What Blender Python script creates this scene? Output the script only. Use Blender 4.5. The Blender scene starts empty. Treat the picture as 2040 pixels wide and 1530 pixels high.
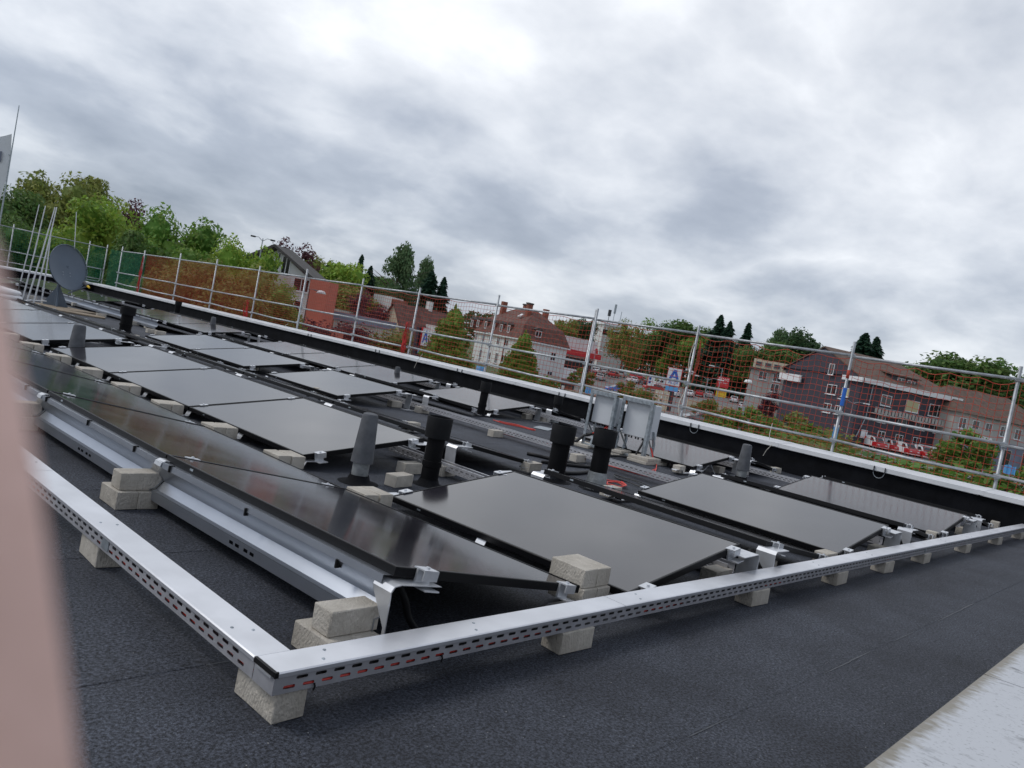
import bpy, bmesh, math, random
from math import sin, cos, pi, hypot, radians, atan2, sqrt
from mathutils import Vector, Matrix, noise
R = random.Random(7)
scn = bpy.context.scene
COL = scn.collection

# ---------------------------------------------------------------- camera
HC = 1.1
FPX = 1550.0
YAW, PIT, ROL = 0.8276, -0.0425, 0.1937
fw = Vector((sin(YAW)*cos(PIT), cos(YAW)*cos(PIT), sin(PIT)))
rt = Vector((cos(YAW), -sin(YAW), 0)); up = rt.cross(fw)
cr = rt*cos(ROL) + up*sin(ROL); cu = -rt*sin(ROL) + up*cos(ROL)
cam_d = bpy.data.cameras.new('camera'); cam = bpy.data.objects.new('camera', cam_d); COL.objects.link(cam)
m3 = Matrix((cr, cu, -fw)).transposed()
cam.matrix_world = Matrix.Translation((0, 0, HC)) @ m3.to_4x4()
cam_d.sensor_width = 36; cam_d.lens = 36*FPX/2040
cam_d.clip_start = 0.005; cam_d.clip_end = 4000
cam_d.dof.use_dof = True; cam_d.dof.focus_distance = 5.0; cam_d.dof.aperture_fstop = 13
scn.camera = cam

# ---------------------------------------------------------------- world: overcast sky
SKYOFF = (-5.4, 3.2, 0)
WARP, W1, W2, W3, SH = 0.30, 0.46, 0.44, 0.14, -0.03
SUN_EL, SUN_AZ = radians(48), radians(-40)     # azimuth measured from +y towards +x
w = bpy.data.worlds.new('World'); scn.world = w; w.use_nodes = True
nt = w.node_tree; nt.nodes.clear()
def N(t, **k):
    n = nt.nodes.new(t)
    for a, b in k.items(): setattr(n, a, b)
    return n
L = nt.links.new
out = N('ShaderNodeOutputWorld'); bg = N('ShaderNodeBackground')
sky = N('ShaderNodeTexSky', sky_type='NISHITA', sun_disc=False)
sky.sun_elevation = SUN_EL; sky.sun_rotation = SUN_AZ
tc = N('ShaderNodeTexCoord'); sp = N('ShaderNodeSeparateXYZ'); L(tc.outputs['Generated'], sp.inputs[0])
def MATH(op, a, b=None, clamp=False):
    n = N('ShaderNodeMath', operation=op); n.use_clamp = clamp
    for i, v in enumerate((a, b)):
        if v is None: continue
        if isinstance(v, (int, float)): n.inputs[i].default_value = v
        else: L(v, n.inputs[i])
    return n.outputs[0]
zc = MATH('ADD', MATH('MAXIMUM', sp.outputs[2], 0.0), 0.34)
cx_ = MATH('DIVIDE', sp.outputs[0], zc); cy_ = MATH('DIVIDE', sp.outputs[1], zc)
cmb = N('ShaderNodeCombineXYZ'); L(cx_, cmb.inputs[0]); L(cy_, cmb.inputs[1]); cmb.inputs[2].default_value = 3.7
mp = N('ShaderNodeMapping'); L(cmb.outputs[0], mp.inputs[0])
mp.inputs['Rotation'].default_value = (0, 0, radians(20)); mp.inputs['Location'].default_value = SKYOFF
mp.inputs['Scale'].default_value = (1.0, 1.0, 1)
warp = N('ShaderNodeTexNoise'); warp.inputs['Scale'].default_value = 0.9; warp.inputs['Detail'].default_value = 4
L(mp.outputs[0], warp.inputs['Vector'])
wm = N('ShaderNodeVectorMath', operation='MULTIPLY_ADD'); L(warp.outputs['Color'], wm.inputs[0]); wm.inputs[1].default_value = (WARP, WARP, WARP); L(mp.outputs[0], wm.inputs[2])
n1 = N('ShaderNodeTexNoise'); n1.inputs['Scale'].default_value = 0.8; n1.inputs['Detail'].default_value = 3; n1.inputs['Roughness'].default_value = 0.45
L(wm.outputs[0], n1.inputs['Vector'])
n2 = N('ShaderNodeTexNoise'); n2.inputs['Scale'].default_value = 1.75; n2.inputs['Detail'].default_value = 11; n2.inputs['Roughness'].default_value = 0.56
L(wm.outputs[0], n2.inputs['Vector'])
n3 = N('ShaderNodeTexNoise'); n3.inputs['Scale'].default_value = 1.9; n3.inputs['Detail'].default_value = 5; n3.inputs['Roughness'].default_value = 0.5
L(wm.outputs[0], n3.inputs['Vector'])
bil = MATH('SUBTRACT', 0.80, MATH('MULTIPLY', MATH('ABSOLUTE', MATH('SUBTRACT', n3.outputs['Fac'], 0.5)), 3.2))
mixn = MATH('ADD', MATH('ADD', MATH('MULTIPLY', n1.outputs['Fac'], W1), MATH('MULTIPLY', n2.outputs['Fac'], W2)), MATH('MULTIPLY', bil, W3))
mixn = MATH('ADD', MATH('MULTIPLY', MATH('SUBTRACT', mixn, 0.53), 1.15), 0.53+SH)
rmp = N('ShaderNodeValToRGB'); L(mixn, rmp.inputs[0])
els = rmp.color_ramp.elements
els[0].position = 0.34; els[0].color = (0.20, 0.228, 0.285, 1)
els[1].position = 0.70; els[1].color = (0.86, 0.875, 0.895, 1)
for p_, c_ in ((0.465, (0.335, 0.366, 0.425, 1)), (0.53, (0.475, 0.502, 0.55, 1)), (0.60, (0.62, 0.64, 0.675, 1))):
    e = els.new(p_); e.color = c_
sk = N('ShaderNodeMixRGB'); sk.blend_type = 'ADD'; sk.inputs[0].default_value = 0.012
L(rmp.outputs[0], sk.inputs[1]); L(sky.outputs[0], sk.inputs[2])
L(sk.outputs[0], bg.inputs[0]); bg.inputs[1].default_value = 1.0
L(bg.outputs[0], out.inputs[0])

# ---------------------------------------------------------------- sun
sd = bpy.data.lights.new('sun', 'SUN'); sd.energy = 0.9; sd.angle = radians(18); sd.color = (1.0, 0.97, 0.93)
so = bpy.data.objects.new('sun', sd); COL.objects.link(so)
sdir = Vector((sin(SUN_AZ)*cos(SUN_EL), cos(SUN_AZ)*cos(SUN_EL), sin(SUN_EL)))
so.rotation_euler = sdir.to_track_quat('Z', 'Y').to_euler(); so.location = (0, 0, 30)
scn.view_settings.view_transform = 'Standard'; scn.view_settings.look = 'None'
scn.view_settings.exposure = 0.38; scn.view_settings.gamma = 1.0

# ---------------------------------------------------------------- pixel helpers (photo pixels 2040x1530 -> place)
def ray(px, py):
    return cr*((px-1020)/FPX) - cu*((py-765)/FPX) + fw
def atd(px, py, d):
    v = ray(px, py); return Vector((0, 0, HC)) + v*(d/hypot(v.x, v.y))
def onz(px, py, z):
    v = ray(px, py); return Vector((0, 0, HC)) + v*((z-HC)/v.z)
def on_plane(px, py, p0, n):
    v = ray(px, py); o = Vector((0, 0, HC)); return o + v*((Vector(p0)-o).dot(n)/v.dot(n))
def terr(x, y):
    d = hypot(x, y)
    if d < 128: return -3.0
    if d < 210:
        t = (d-128)/82; t = t*t*(3-2*t); return -3.0 + 2.8*t
    return -0.2 + min((d-210)*0.014, 5)
def on_ground(px, py):
    v = ray(px, py); d = 14.0; o = Vector((0, 0, HC)); h_ = hypot(v.x, v.y)
    while d < 420:
        p = o + v*(d/h_)
        if p.z <= terr(p.x, p.y): return p
        d += 0.5
    p = o + v*(300/h_); return p

# ---------------------------------------------------------------- materials
MATS = {}
def material(name, col, rough=0.6, metal=0.0, var=0.0, vscale=8.0, bump=0.0, bscale=60.0, spec=0.5, col2=None, detail=4, objcol=False, island=0.0, coords='Object', stretch=None, ramp=(0.35, 0.65)):
    m = bpy.data.materials.new(name); m.use_nodes = True; t = m.node_tree; b = t.nodes['Principled BSDF']
    b.inputs['Roughness'].default_value = rough; b.inputs['Metallic'].default_value = metal
    b.inputs['Specular IOR Level'].default_value = spec
    b.inputs['Base Color'].default_value = (*col, 1)
    tcn = t.nodes.new('ShaderNodeTexCoord'); src = tcn.outputs[coords]
    if stretch:
        mpn = t.nodes.new('ShaderNodeMapping'); mpn.inputs['Scale'].default_value = stretch; t.links.new(src, mpn.inputs[0]); src = mpn.outputs[0]
    cur = None
    if var or col2:
        nz = t.nodes.new('ShaderNodeTexNoise'); nz.inputs['Scale'].default_value = vscale; nz.inputs['Detail'].default_value = detail
        t.links.new(src, nz.inputs['Vector'])
        rp = t.nodes.new('ShaderNodeValToRGB'); t.links.new(nz.outputs['Fac'], rp.inputs[0])
        rp.color_ramp.elements[0].position = ramp[0]; rp.color_ramp.elements[1].position = ramp[1]
        c2 = col2 if col2 else tuple(min(1, c*(1+var)) for c in col)
        c1 = col if col2 else tuple(c*(1-var) for c in col)
        rp.color_ramp.elements[0].color = (*c1, 1); rp.color_ramp.elements[1].color = (*c2, 1)
        cur = rp.outputs[0]
    if objcol:
        oi = t.nodes.new('ShaderNodeObjectInfo')
        if cur is None: cur = oi.outputs['Color']
        else:
            mx = t.nodes.new('ShaderNodeMixRGB'); mx.blend_type = 'MULTIPLY'; mx.inputs[0].default_value = 1
            t.links.new(oi.outputs['Color'], mx.inputs[1]); t.links.new(cur, mx.inputs[2]); cur = mx.outputs[0]
    if island:
        ge = t.nodes.new('ShaderNodeNewGeometry')
        mr = t.nodes.new('ShaderNodeMapRange'); mr.inputs[3].default_value = 1-island; mr.inputs[4].default_value = 1+island
        t.links.new(ge.outputs['Random Per Island'], mr.inputs[0])
        hv = t.nodes.new('ShaderNodeHueSaturation')
        t.links.new(mr.outputs[0], hv.inputs['Value'])
        hm = t.nodes.new('ShaderNodeMapRange'); hm.inputs[3].default_value = 0.47; hm.inputs[4].default_value = 0.52
        m2 = t.nodes.new('ShaderNodeMath'); m2.operation = 'FRACT'
        m1 = t.nodes.new('ShaderNodeMath'); m1.operation = 'MULTIPLY'; m1.inputs[1].default_value = 17.3
        t.links.new(ge.outputs['Random Per Island'], m1.inputs[0]); t.links.new(m1.outputs[0], m2.inputs[0]); t.links.new(m2.outputs[0], hm.inputs[0])
        t.links.new(hm.outputs[0], hv.inputs['Hue'])
        if cur is None: hv.inputs['Color'].default_value = (*col, 1)
        else: t.links.new(cur, hv.inputs['Color'])
        cur = hv.outputs[0]
    if cur is not None: t.links.new(cur, b.inputs['Base Color'])
    if bump:
        nb = t.nodes.new('ShaderNodeTexNoise'); nb.inputs['Scale'].default_value = bscale; nb.inputs['Detail'].default_value = 4
        t.links.new(src, nb.inputs['Vector'])
        bp = t.nodes.new('ShaderNodeBump'); bp.inputs['Strength'].default_value = bump; bp.inputs['Distance'].default_value = 0.02
        t.links.new(nb.outputs['Fac'], bp.inputs['Height']); t.links.new(bp.outputs[0], b.inputs['Normal'])
    MATS[name] = m; return m

# ---------------------------------------------------------------- mesh helper
class MB:
    def __init__(s): s.v = []; s.f = []
    def add(s, vs, fs):
        o = len(s.v); s.v += [tuple(v) for v in vs]; s.f += [tuple(i+o for i in f) for f in fs]; return s
    def quad(s, a, b, c, d): return s.add([a, b, c, d], [(0, 1, 2, 3)])
    def box(s, x0, x1, y0, y1, z0, z1, M=None):
        vs = [Vector((x, y, z)) for z in (z0, z1) for y in (y0, y1) for x in (x0, x1)]
        if M: vs = [M @ v for v in vs]
        return s.add(vs, [(0, 2, 3, 1), (4, 5, 7, 6), (0, 1, 5, 4), (2, 6, 7, 3), (0, 4, 6, 2), (1, 3, 7, 5)])
    def cbox(s, x0, x1, y0, y1, z0, z1, c=0.006, M=None):
        # chamfered box
        bm = bmesh.new(); bmesh.ops.create_cube(bm, size=1)
        for v in bm.verts: v.co = Vector(((x0+x1)/2+v.co.x*(x1-x0), (y0+y1)/2+v.co.y*(y1-y0), (z0+z1)/2+v.co.z*(z1-z0)))
        bmesh.ops.bevel(bm, geom=bm.edges[:], offset=c, segments=1, affect='EDGES')
        bm.verts.index_update(); vs = [v.co.copy() for v in bm.verts]
        if M: vs = [M @ v for v in vs]
        s.add(vs, [tuple(v.index for v in f.verts) for f in bm.faces]); bm.free(); return s
    def prism(s, prof, y0, y1, axis='y', M=None, closed=True):
        # prof: list of (a,b); axis y -> (x,z) extruded along y ; axis x -> (y,z) along x ; axis z -> (x,y) along z
        n = len(prof); mk = {'y': lambda p, t: Vector((p[0], t, p[1])), 'x': lambda p, t: Vector((t, p[0], p[1])), 'z': lambda p, t: Vector((p[0], p[1], t))}[axis]
        vs = [mk(p, y0) for p in prof] + [mk(p, y1) for p in prof]
        if M: vs = [M @ v for v in vs]
        fs = [(i, (i+1) % n, n+(i+1) % n, n+i) for i in range(n if closed else n-1)]
        if closed: fs += [tuple(range(n-1, -1, -1)), tuple(range(n, 2*n))]
        return s.add(vs, fs)
    def sheet(s, prof, y0, y1, th=0.002, axis='y', M=None):
        # thin bent sheet of thickness th along an open profile
        pts = [Vector((p[0], p[1])) for p in prof]; off = []
        for i, p in enumerate(pts):
            a = pts[max(0, i-1)]; b = pts[min(len(pts)-1, i+1)]; d = (b-a).normalized(); off.append(p+Vector((-d.y, d.x))*th)
        return s.prism([tuple(p) for p in pts]+[tuple(p) for p in reversed(off)], y0, y1, axis, M)
    def tube(s, pts, r, n=6, caps=True):
        pts = [Vector(p) for p in pts]; m = len(pts); rr = r if isinstance(r, (list, tuple)) else [r]*m
        base = len(s.v); ref = None
        for i, p in enumerate(pts):
            d = (pts[min(i+1, m-1)]-pts[max(i-1, 0)]).normalized()
            if ref is None: ref = Vector((0, 0, 1)) if abs(d.z) < 0.9 else Vector((1, 0, 0))
            a = d.cross(ref).normalized(); b = a.cross(d).normalized(); ref = b
            for k in range(n):
                t = 2*pi*k/n; s.v.append(tuple(p+(a*cos(t)+b*sin(t))*rr[i]))
        for i in range(m-1):
            for k in range(n):
                s.f.append((base+i*n+k, base+i*n+(k+1) % n, base+(i+1)*n+(k+1) % n, base+(i+1)*n+k))
        if caps:
            s.f.append(tuple(base+k for k in range(n-1, -1, -1))); s.f.append(tuple(base+(m-1)*n+k for k in range(n)))
        return s
    def lathe(s, prof, n=24, c=(0, 0, 0), M=None):
        # prof (r,z)
        vs = []; fs = []
        for r_, z in prof:
            for k in range(n):
                t = 2*pi*k/n; v = Vector((c[0]+r_*cos(t), c[1]+r_*sin(t), c[2]+z)); vs.append(M @ v if M else v)
        for i in range(len(prof)-1):
            for k in range(n): fs.append((i*n+k, i*n+(k+1) % n, (i+1)*n+(k+1) % n, (i+1)*n+k))
        return s.add(vs, fs)
    def build(s, name, mat, parent=None, smooth=False, auto=None):
        me = bpy.data.meshes.new(name); me.from_pydata(s.v, [], s.f); me.validate(); me.update()
        if mat is not None: me.materials.append(MATS[mat] if isinstance(mat, str) else mat)
        if smooth:
            for p in me.polygons: p.use_smooth = True
            if auto is not None:
                try: me.set_sharp_from_angle(angle=radians(auto))
                except Exception: pass
        o = bpy.data.objects.new(name, me); COL.objects.link(o)
        if parent is not None: o.parent = parent
        return o
def ob(name, me, parent=None, loc=None, rz=0, color=None):
    o = bpy.data.objects.new(name, me); COL.objects.link(o)
    if parent is not None: o.parent = parent
    if loc is not None: o.location = loc
    if rz: o.rotation_euler = (0, 0, rz)
    if color: o.color = (*color, 1)
    return o
def tag(o, label=None, cat=None, group=None, kind=None):
    if label: o['label'] = label
    if cat: o['category'] = cat
    if group: o['group'] = group
    if kind: o['kind'] = kind
    return o
def empty(name, loc=(0, 0, 0), rz=0, rot=None):
    o = bpy.data.objects.new(name, None); COL.objects.link(o); o.location = loc
    o.rotation_euler = rot if rot else (0, 0, rz); o.empty_display_size = 0.1; return o
def copy_tree(o, parent=None):
    c = o.copy(); COL.objects.link(c); c.parent = parent
    for ch in [x for x in o.children]: copy_tree(ch, c)
    return c
def text_mesh(txt, size, name='lettering', bold=0.0):
    cv = bpy.data.curves.new('txt', 'FONT'); cv.body = txt; cv.size = size; cv.align_x = 'CENTER'; cv.align_y = 'CENTER'; cv.extrude = 0.004; cv.offset = bold
    o = bpy.data.objects.new('txt', cv); COL.objects.link(o)
    bpy.context.view_layer.update()
    me = bpy.data.meshes.new_from_object(o.evaluated_get(bpy.context.evaluated_depsgraph_get()))
    bpy.data.objects.remove(o); bpy.data.curves.remove(cv); me.name = name
    return me
ORD = 'first second third fourth fifth sixth seventh eighth ninth tenth eleventh twelfth thirteenth fourteenth fifteenth sixteenth seventeenth eighteenth nineteenth twentieth'.split()
TH = 0.0121
def G(x, y, z=0.0): return Vector((x*cos(TH)-y*sin(TH), x*sin(TH)+y*cos(TH), z))

# ---------------------------------------------------------------- material set
def bitumen():
    # mineral-granule roofing felt: fine grain, sparse pale grains, large faint patches
    m = bpy.data.materials.new('bitumen'); m.use_nodes = True; t = m.node_tree; b = t.nodes['Principled BSDF']; b.inputs['Roughness'].default_value = 0.75; b.inputs['Specular IOR Level'].default_value = 0.4
    tcn = t.nodes.new('ShaderNodeTexCoord')
    def nz(sc, det, ro=0.5):
        n = t.nodes.new('ShaderNodeTexNoise'); n.inputs['Scale'].default_value = sc; n.inputs['Detail'].default_value = det; n.inputs['Roughness'].default_value = ro; t.links.new(tcn.outputs['Object'], n.inputs['Vector']); return n.outputs['Fac']
    def rp(f, a, ca, c, cc):
        r = t.nodes.new('ShaderNodeValToRGB'); t.links.new(f, r.inputs[0]); e = r.color_ramp.elements; e[0].position = a; e[0].color = (*ca, 1); e[1].position = c; e[1].color = (*cc, 1); return r.outputs[0]
    fine = rp(nz(100, 6, 0.82), 0.43, (0.007, 0.008, 0.012), 0.68, (0.118, 0.133, 0.170))
    big = rp(nz(1.7, 7, 0.6), 0.32, (0.55, 0.55, 0.57), 0.68, (1.22, 1.22, 1.21))
    mx = t.nodes.new('ShaderNodeMixRGB'); mx.blend_type = 'MULTIPLY'; mx.inputs[0].default_value = 1; t.links.new(fine, mx.inputs[1]); t.links.new(big, mx.inputs[2])
    sp_ = rp(nz(95, 2), 0.735, (0, 0, 0), 0.765, (1, 1, 1))
    m2 = t.nodes.new('ShaderNodeMixRGB'); t.links.new(sp_, m2.inputs[0]); t.links.new(mx.outputs[0], m2.inputs[1]); m2.inputs[2].default_value = (0.33, 0.33, 0.33, 1)
    t.links.new(m2.outputs[0], b.inputs['Base Color'])
    bp = t.nodes.new('ShaderNodeBump'); bp.inputs['Strength'].default_value = 0.6; bp.inputs['Distance'].default_value = 0.006; t.links.new(nz(260, 3), bp.inputs['Height']); t.links.new(bp.outputs[0], b.inputs['Normal'])
    MATS['bitumen'] = m
bitumen()
material('bitumen_seam', (0.055, 0.06, 0.07), 0.6, 0, vscale=25, col2=(0.13, 0.135, 0.145), detail=6, ramp=(0.45, 0.7))
material('bitumen_wall', (0.006, 0.0065, 0.0085), 0.8, 0, var=0.35, vscale=5, bump=0.3, bscale=90, spec=0.12)
material('coping', (0.60, 0.62, 0.64), 0.5, 0.0, vscale=3, col2=(0.70, 0.71, 0.73), bump=0.05, bscale=30, stretch=(1, 1, 1))
material('concrete', (0.42, 0.385, 0.33), 0.92, 0, vscale=14, col2=(0.58, 0.54, 0.475), bump=0.55, bscale=150, spec=0.2, detail=8, stretch=(1, 1, 0.45), ramp=(0.3, 0.68))
material('zinc_cover', (0.68, 0.69, 0.72), 0.34, 0.6, var=0.07, vscale=6, bump=0.03, bscale=9)
material('zinc_side', (0.52, 0.52, 0.545), 0.45, 0.55, var=0.10, vscale=14)
material('aluminium', (0.66, 0.675, 0.70), 0.38, 0.65, var=0.06, vscale=20)
material('aluminium_sheet', (0.46, 0.49, 0.54), 0.30, 0.9, var=0.05, vscale=4)
material('galvanised', (0.36, 0.40, 0.43), 0.5, 0.75, var=0.22, vscale=22, detail=6)
material('tube_steel', (0.40, 0.42, 0.44), 0.48, 0.7, var=0.18, vscale=9)
material('panel_frame', (0.004, 0.004, 0.005), 0.45, 0.0, spec=0.22)
material('black_plastic', (0.008, 0.008, 0.009), 0.5, 0, var=0.2, vscale=10, spec=0.25)
material('pipe_plastic', (0.004, 0.004, 0.005), 0.65, 0, var=0.3, vscale=7, spec=0.15)
material('pipe_cap', (0.009, 0.0095, 0.011), 0.75, 0, spec=0.2, var=0.3, vscale=9)
material('vent_grey', (0.085, 0.09, 0.10), 0.75, 0, var=0.22, vscale=12, bump=0.15, bscale=60)
material('foil_grey', (0.26, 0.275, 0.28), 0.55, 0.3, var=0.25, vscale=14, bump=0.6, bscale=25)
material('cable_red', (0.62, 0.045, 0.03), 0.45)
material('cable_black', (0.010, 0.010, 0.011), 0.5)
material('white_box', (0.60, 0.63, 0.66), 0.45, 0, var=0.04, vscale=4)
material('net_red', (0.46, 0.058, 0.030), 0.65, 0, var=0.15, vscale=3)
material('net_redcloth', (0.42, 0.02, 0.018), 0.7, 0, var=0.2, vscale=12)
material('net_green', (0.015, 0.22, 0.11), 0.65, 0, var=0.2, vscale=3)
material('rope', (0.55, 0.52, 0.46), 0.8)
material('paint_blue', (0.02, 0.14, 0.55), 0.5)
material('paint_red', (0.55, 0.02, 0.03), 0.5)
material('paint_white', (0.76, 0.77, 0.78), 0.5)
material('paint_yellow', (0.75, 0.50, 0.03), 0.5)
material('paint_lightblue', (0.12, 0.40, 0.75), 0.5)
material('paint_dark', (0.035, 0.038, 0.045), 0.5)
material('dish_grey', (0.10, 0.13, 0.17), 0.4, 0.1, var=0.06, vscale=3)
material('wood_board', (0.23, 0.18, 0.125), 0.85, 0, var=0.25, vscale=7, bump=0.3, bscale=40)
material('render_white', (0.66, 0.67, 0.66), 0.85, 0, var=0.07, vscale=0.6)
material('render_cream', (0.62, 0.54, 0.40), 0.85, 0, var=0.06, vscale=0.7)
material('render_grey', (0.42, 0.41, 0.38), 0.85, 0, var=0.08, vscale=0.7)
material('render_coral', (0.50, 0.15, 0.105), 0.8, 0, var=0.06, vscale=0.8)
material('slate', (0.034, 0.031, 0.044), 0.6, 0, vscale=3.2, col2=(0.055, 0.05, 0.068), stretch=(1, 1, 3.0), bump=0.3, bscale=4)
material('bluegrey_wall', (0.16, 0.18, 0.24), 0.7, 0, var=0.1, vscale=0.6)
material('roof_brown', (0.125, 0.082, 0.062), 0.85, 0, var=0.22, vscale=1.4, bump=0.4, bscale=9, detail=8)
material('roof_red', (0.135, 0.07, 0.056), 0.85, 0, var=0.28, vscale=1.6, bump=0.4, bscale=8, detail=8)
material('roof_dark', (0.07, 0.065, 0.062), 0.8, 0, var=0.2, vscale=1.5)
material('brick_red', (0.25, 0.09, 0.06), 0.9, 0, var=0.2, vscale=4)
material('window_glass', (0.02, 0.022, 0.026), 0.12, 0, spec=0.8)
material('blind_yellow', (0.50, 0.47, 0.27), 0.7)
material('leaf', (0.72, 0.72, 0.72), 0.55, 0, objcol=True, island=0.28, var=0.3, vscale=0.55, spec=0.2)
material('bark', (0.10, 0.075, 0.055), 0.9, 0, var=0.3, vscale=6, bump=0.5, bscale=20)
material('grass', (0.055, 0.085, 0.026), 0.9, 0, vscale=0.35, col2=(0.10, 0.12, 0.045), detail=8, bump=0.4, bscale=6)
material('asphalt', (0.15, 0.145, 0.14), 0.9, 0, var=0.15, vscale=0.3, bump=0.1, bscale=20)
material('car_paint', (0.9, 0.9, 0.9), 0.28, 0.0, objcol=True, var=0.0, vscale=1, spec=0.6)
material('tyre', (0.012, 0.012, 0.012), 0.8)
material('rim', (0.40, 0.41, 0.42), 0.35, 0.8)
material('lamp_lens', (0.7, 0.7, 0.68), 0.2)
material('tail_red', (0.35, 0.01, 0.01), 0.3)
material('skin', (0.78, 0.51, 0.45), 0.55, 0, var=0.07, vscale=60, bump=0.1, bscale=400)
material('nail', (0.60, 0.38, 0.34), 0.35)
material('flag_cloth', (0.62, 0.64, 0.67), 0.8, 0, var=0.05, vscale=1.0)
material('glare_white', (0.74, 0.75, 0.76), 0.5, 0, var=0.03, vscale=2)  # bright panel glare put into the colour of the slabs
def leaf_fix():
    t = MATS['leaf'].node_tree; b = t.nodes['Principled BSDF']; src = b.inputs['Base Color'].links[0].from_socket
    tl = t.nodes.new('ShaderNodeBsdfTranslucent'); mx = t.nodes.new('ShaderNodeMixShader'); mx.inputs[0].default_value = 0.35
    t.links.new(src, tl.inputs[0]); t.links.new(b.outputs[0], mx.inputs[1]); t.links.new(tl.outputs[0], mx.inputs[2]); t.links.new(mx.outputs[0], t.nodes['Material Output'].inputs[0])
leaf_fix()
def car_mat_fix():
    m = MATS['car_paint']; t = m.node_tree; b = t.nodes['Principled BSDF']; b.inputs['Coat Weight'].default_value = 0.6
car_mat_fix()
def glass_panel():
    m = bpy.data.materials.new('pv_glass'); m.use_nodes = True; t = m.node_tree; b = t.nodes['Principled BSDF']
    b.inputs['Base Color'].default_value = (0.007, 0.0072, 0.0085, 1); b.inputs['Roughness'].default_value = 0.11; b.inputs['IOR'].default_value = 1.74
    tcn = t.nodes.new('ShaderNodeTexCoord')
    nz = t.nodes.new('ShaderNodeTexNoise'); nz.inputs['Scale'].default_value = 2.2; nz.inputs['Detail'].default_value = 6; t.links.new(tcn.outputs['Object'], nz.inputs['Vector'])
    mr = t.nodes.new('ShaderNodeMapRange'); mr.inputs[1].default_value = 0.3; mr.inputs[2].default_value = 0.7; mr.inputs[3].default_value = 0.085; mr.inputs[4].default_value = 0.14
    t.links.new(nz.outputs['Fac'], mr.inputs[0]); t.links.new(mr.outputs[0], b.inputs['Roughness'])
    # dust: faint pale film
    n2 = t.nodes.new('ShaderNodeTexNoise'); n2.inputs['Scale'].default_value = 3.5; n2.inputs['Detail'].default_value = 9; t.links.new(tcn.outputs['Object'], n2.inputs['Vector'])
    rp = t.nodes.new('ShaderNodeValToRGB'); t.links.new(n2.outputs['Fac'], rp.inputs[0])
    rp.color_ramp.elements[0].position = 0.35; rp.color_ramp.elements[0].color = (0.016, 0.0148, 0.0195, 1)
    rp.color_ramp.elements[1].position = 0.75; rp.color_ramp.elements[1].color = (0.027, 0.0255, 0.031, 1)
    t.links.new(rp.outputs[0], b.inputs['Base Color'])
    MATS['pv_glass'] = m
glass_panel()
def coping_dirty():
    # white coated coping with shoe-scuff streaks and lichen along its inner edge
    m = bpy.data.materials.new('coping_dirty'); m.use_nodes = True; t = m.node_tree; b = t.nodes['Principled BSDF']; b.inputs['Roughness'].default_value = 0.55
    tcn = t.nodes.new('ShaderNodeTexCoord')
    def nz(scale, sc, det=5):
        mpn = t.nodes.new('ShaderNodeMapping'); mpn.inputs['Scale'].default_value = sc; t.links.new(tcn.outputs['Object'], mpn.inputs[0])
        n = t.nodes.new('ShaderNodeTexNoise'); n.inputs['Scale'].default_value = scale; n.inputs['Detail'].default_value = det; t.links.new(mpn.outputs[0], n.inputs['Vector']); return n.outputs['Fac']
    def rng(s, a, b_, c=0, d=1):
        r = t.nodes.new('ShaderNodeMapRange'); r.inputs[1].default_value = a; r.inputs[2].default_value = b_; r.inputs[3].default_value = c; r.inputs[4].default_value = d; t.links.new(s, r.inputs[0]); return r.outputs[0]
    def mth(op, a, b_):
        n = t.nodes.new('ShaderNodeMath'); n.operation = op
        for i, v in enumerate((a, b_)):
            if isinstance(v, (int, float)): n.inputs[i].default_value = v
            else: t.links.new(v, n.inputs[i])
        return n.outputs[0]
    streak = mth('MAXIMUM', mth('MULTIPLY', rng(nz(45, (1, 0.42, 1), 7), 0.55, 0.64), rng(nz(6, (1, 1, 1)), 0.45, 0.62)), mth('MULTIPLY', rng(nz(160, (1, 0.6, 1), 3), 0.60, 0.68), 0.6))
    spx = t.nodes.new('ShaderNodeSeparateXYZ'); t.links.new(tcn.outputs['Object'], spx.inputs[0])
    edge = mth('ADD', spx.outputs[1], mth('MULTIPLY', mth('SUBTRACT', nz(60, (1, 0.5, 1), 6), 0.5), 0.075))
    lich = rng(edge, 0.362, 0.392)
    mx = t.nodes.new('ShaderNodeMixRGB'); mx.inputs[1].default_value = (0.50, 0.515, 0.54, 1); mx.inputs[2].default_value = (0.15, 0.155, 0.165, 1); t.links.new(mth('MULTIPLY', streak, 0.85), mx.inputs[0])
    mx2 = t.nodes.new('ShaderNodeMixRGB'); t.links.new(mx.outputs[0], mx2.inputs[1]); mx2.inputs[2].default_value = (0.20, 0.175, 0.125, 1); t.links.new(mth('MULTIPLY', lich, 0.85), mx2.inputs[0])
    t.links.new(mx2.outputs[0], b.inputs['Base Color']); MATS['coping_dirty'] = m
coping_dirty()
def netsheet(name, col, cover):
    m = bpy.data.materials.new(name); m.use_nodes = True; t = m.node_tree; b = t.nodes['Principled BSDF']; b.inputs['Base Color'].default_value = (*col, 1); b.inputs['Roughness'].default_value = 0.7
    tr = t.nodes.new('ShaderNodeBsdfTransparent'); mx = t.nodes.new('ShaderNodeMixShader')
    tl = t.nodes.new('ShaderNodeBsdfTranslucent'); tl.inputs[0].default_value = (*col, 1); m0 = t.nodes.new('ShaderNodeMixShader'); m0.inputs[0].default_value = 0.4
    t.links.new(b.outputs[0], m0.inputs[1]); t.links.new(tl.outputs[0], m0.inputs[2])
    mx.inputs[0].default_value = cover; t.links.new(tr.outputs[0], mx.inputs[1]); t.links.new(m0.outputs[0], mx.inputs[2])
    t.links.new(mx.outputs[0], t.nodes['Material Output'].inputs[0]); MATS[name] = m
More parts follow.
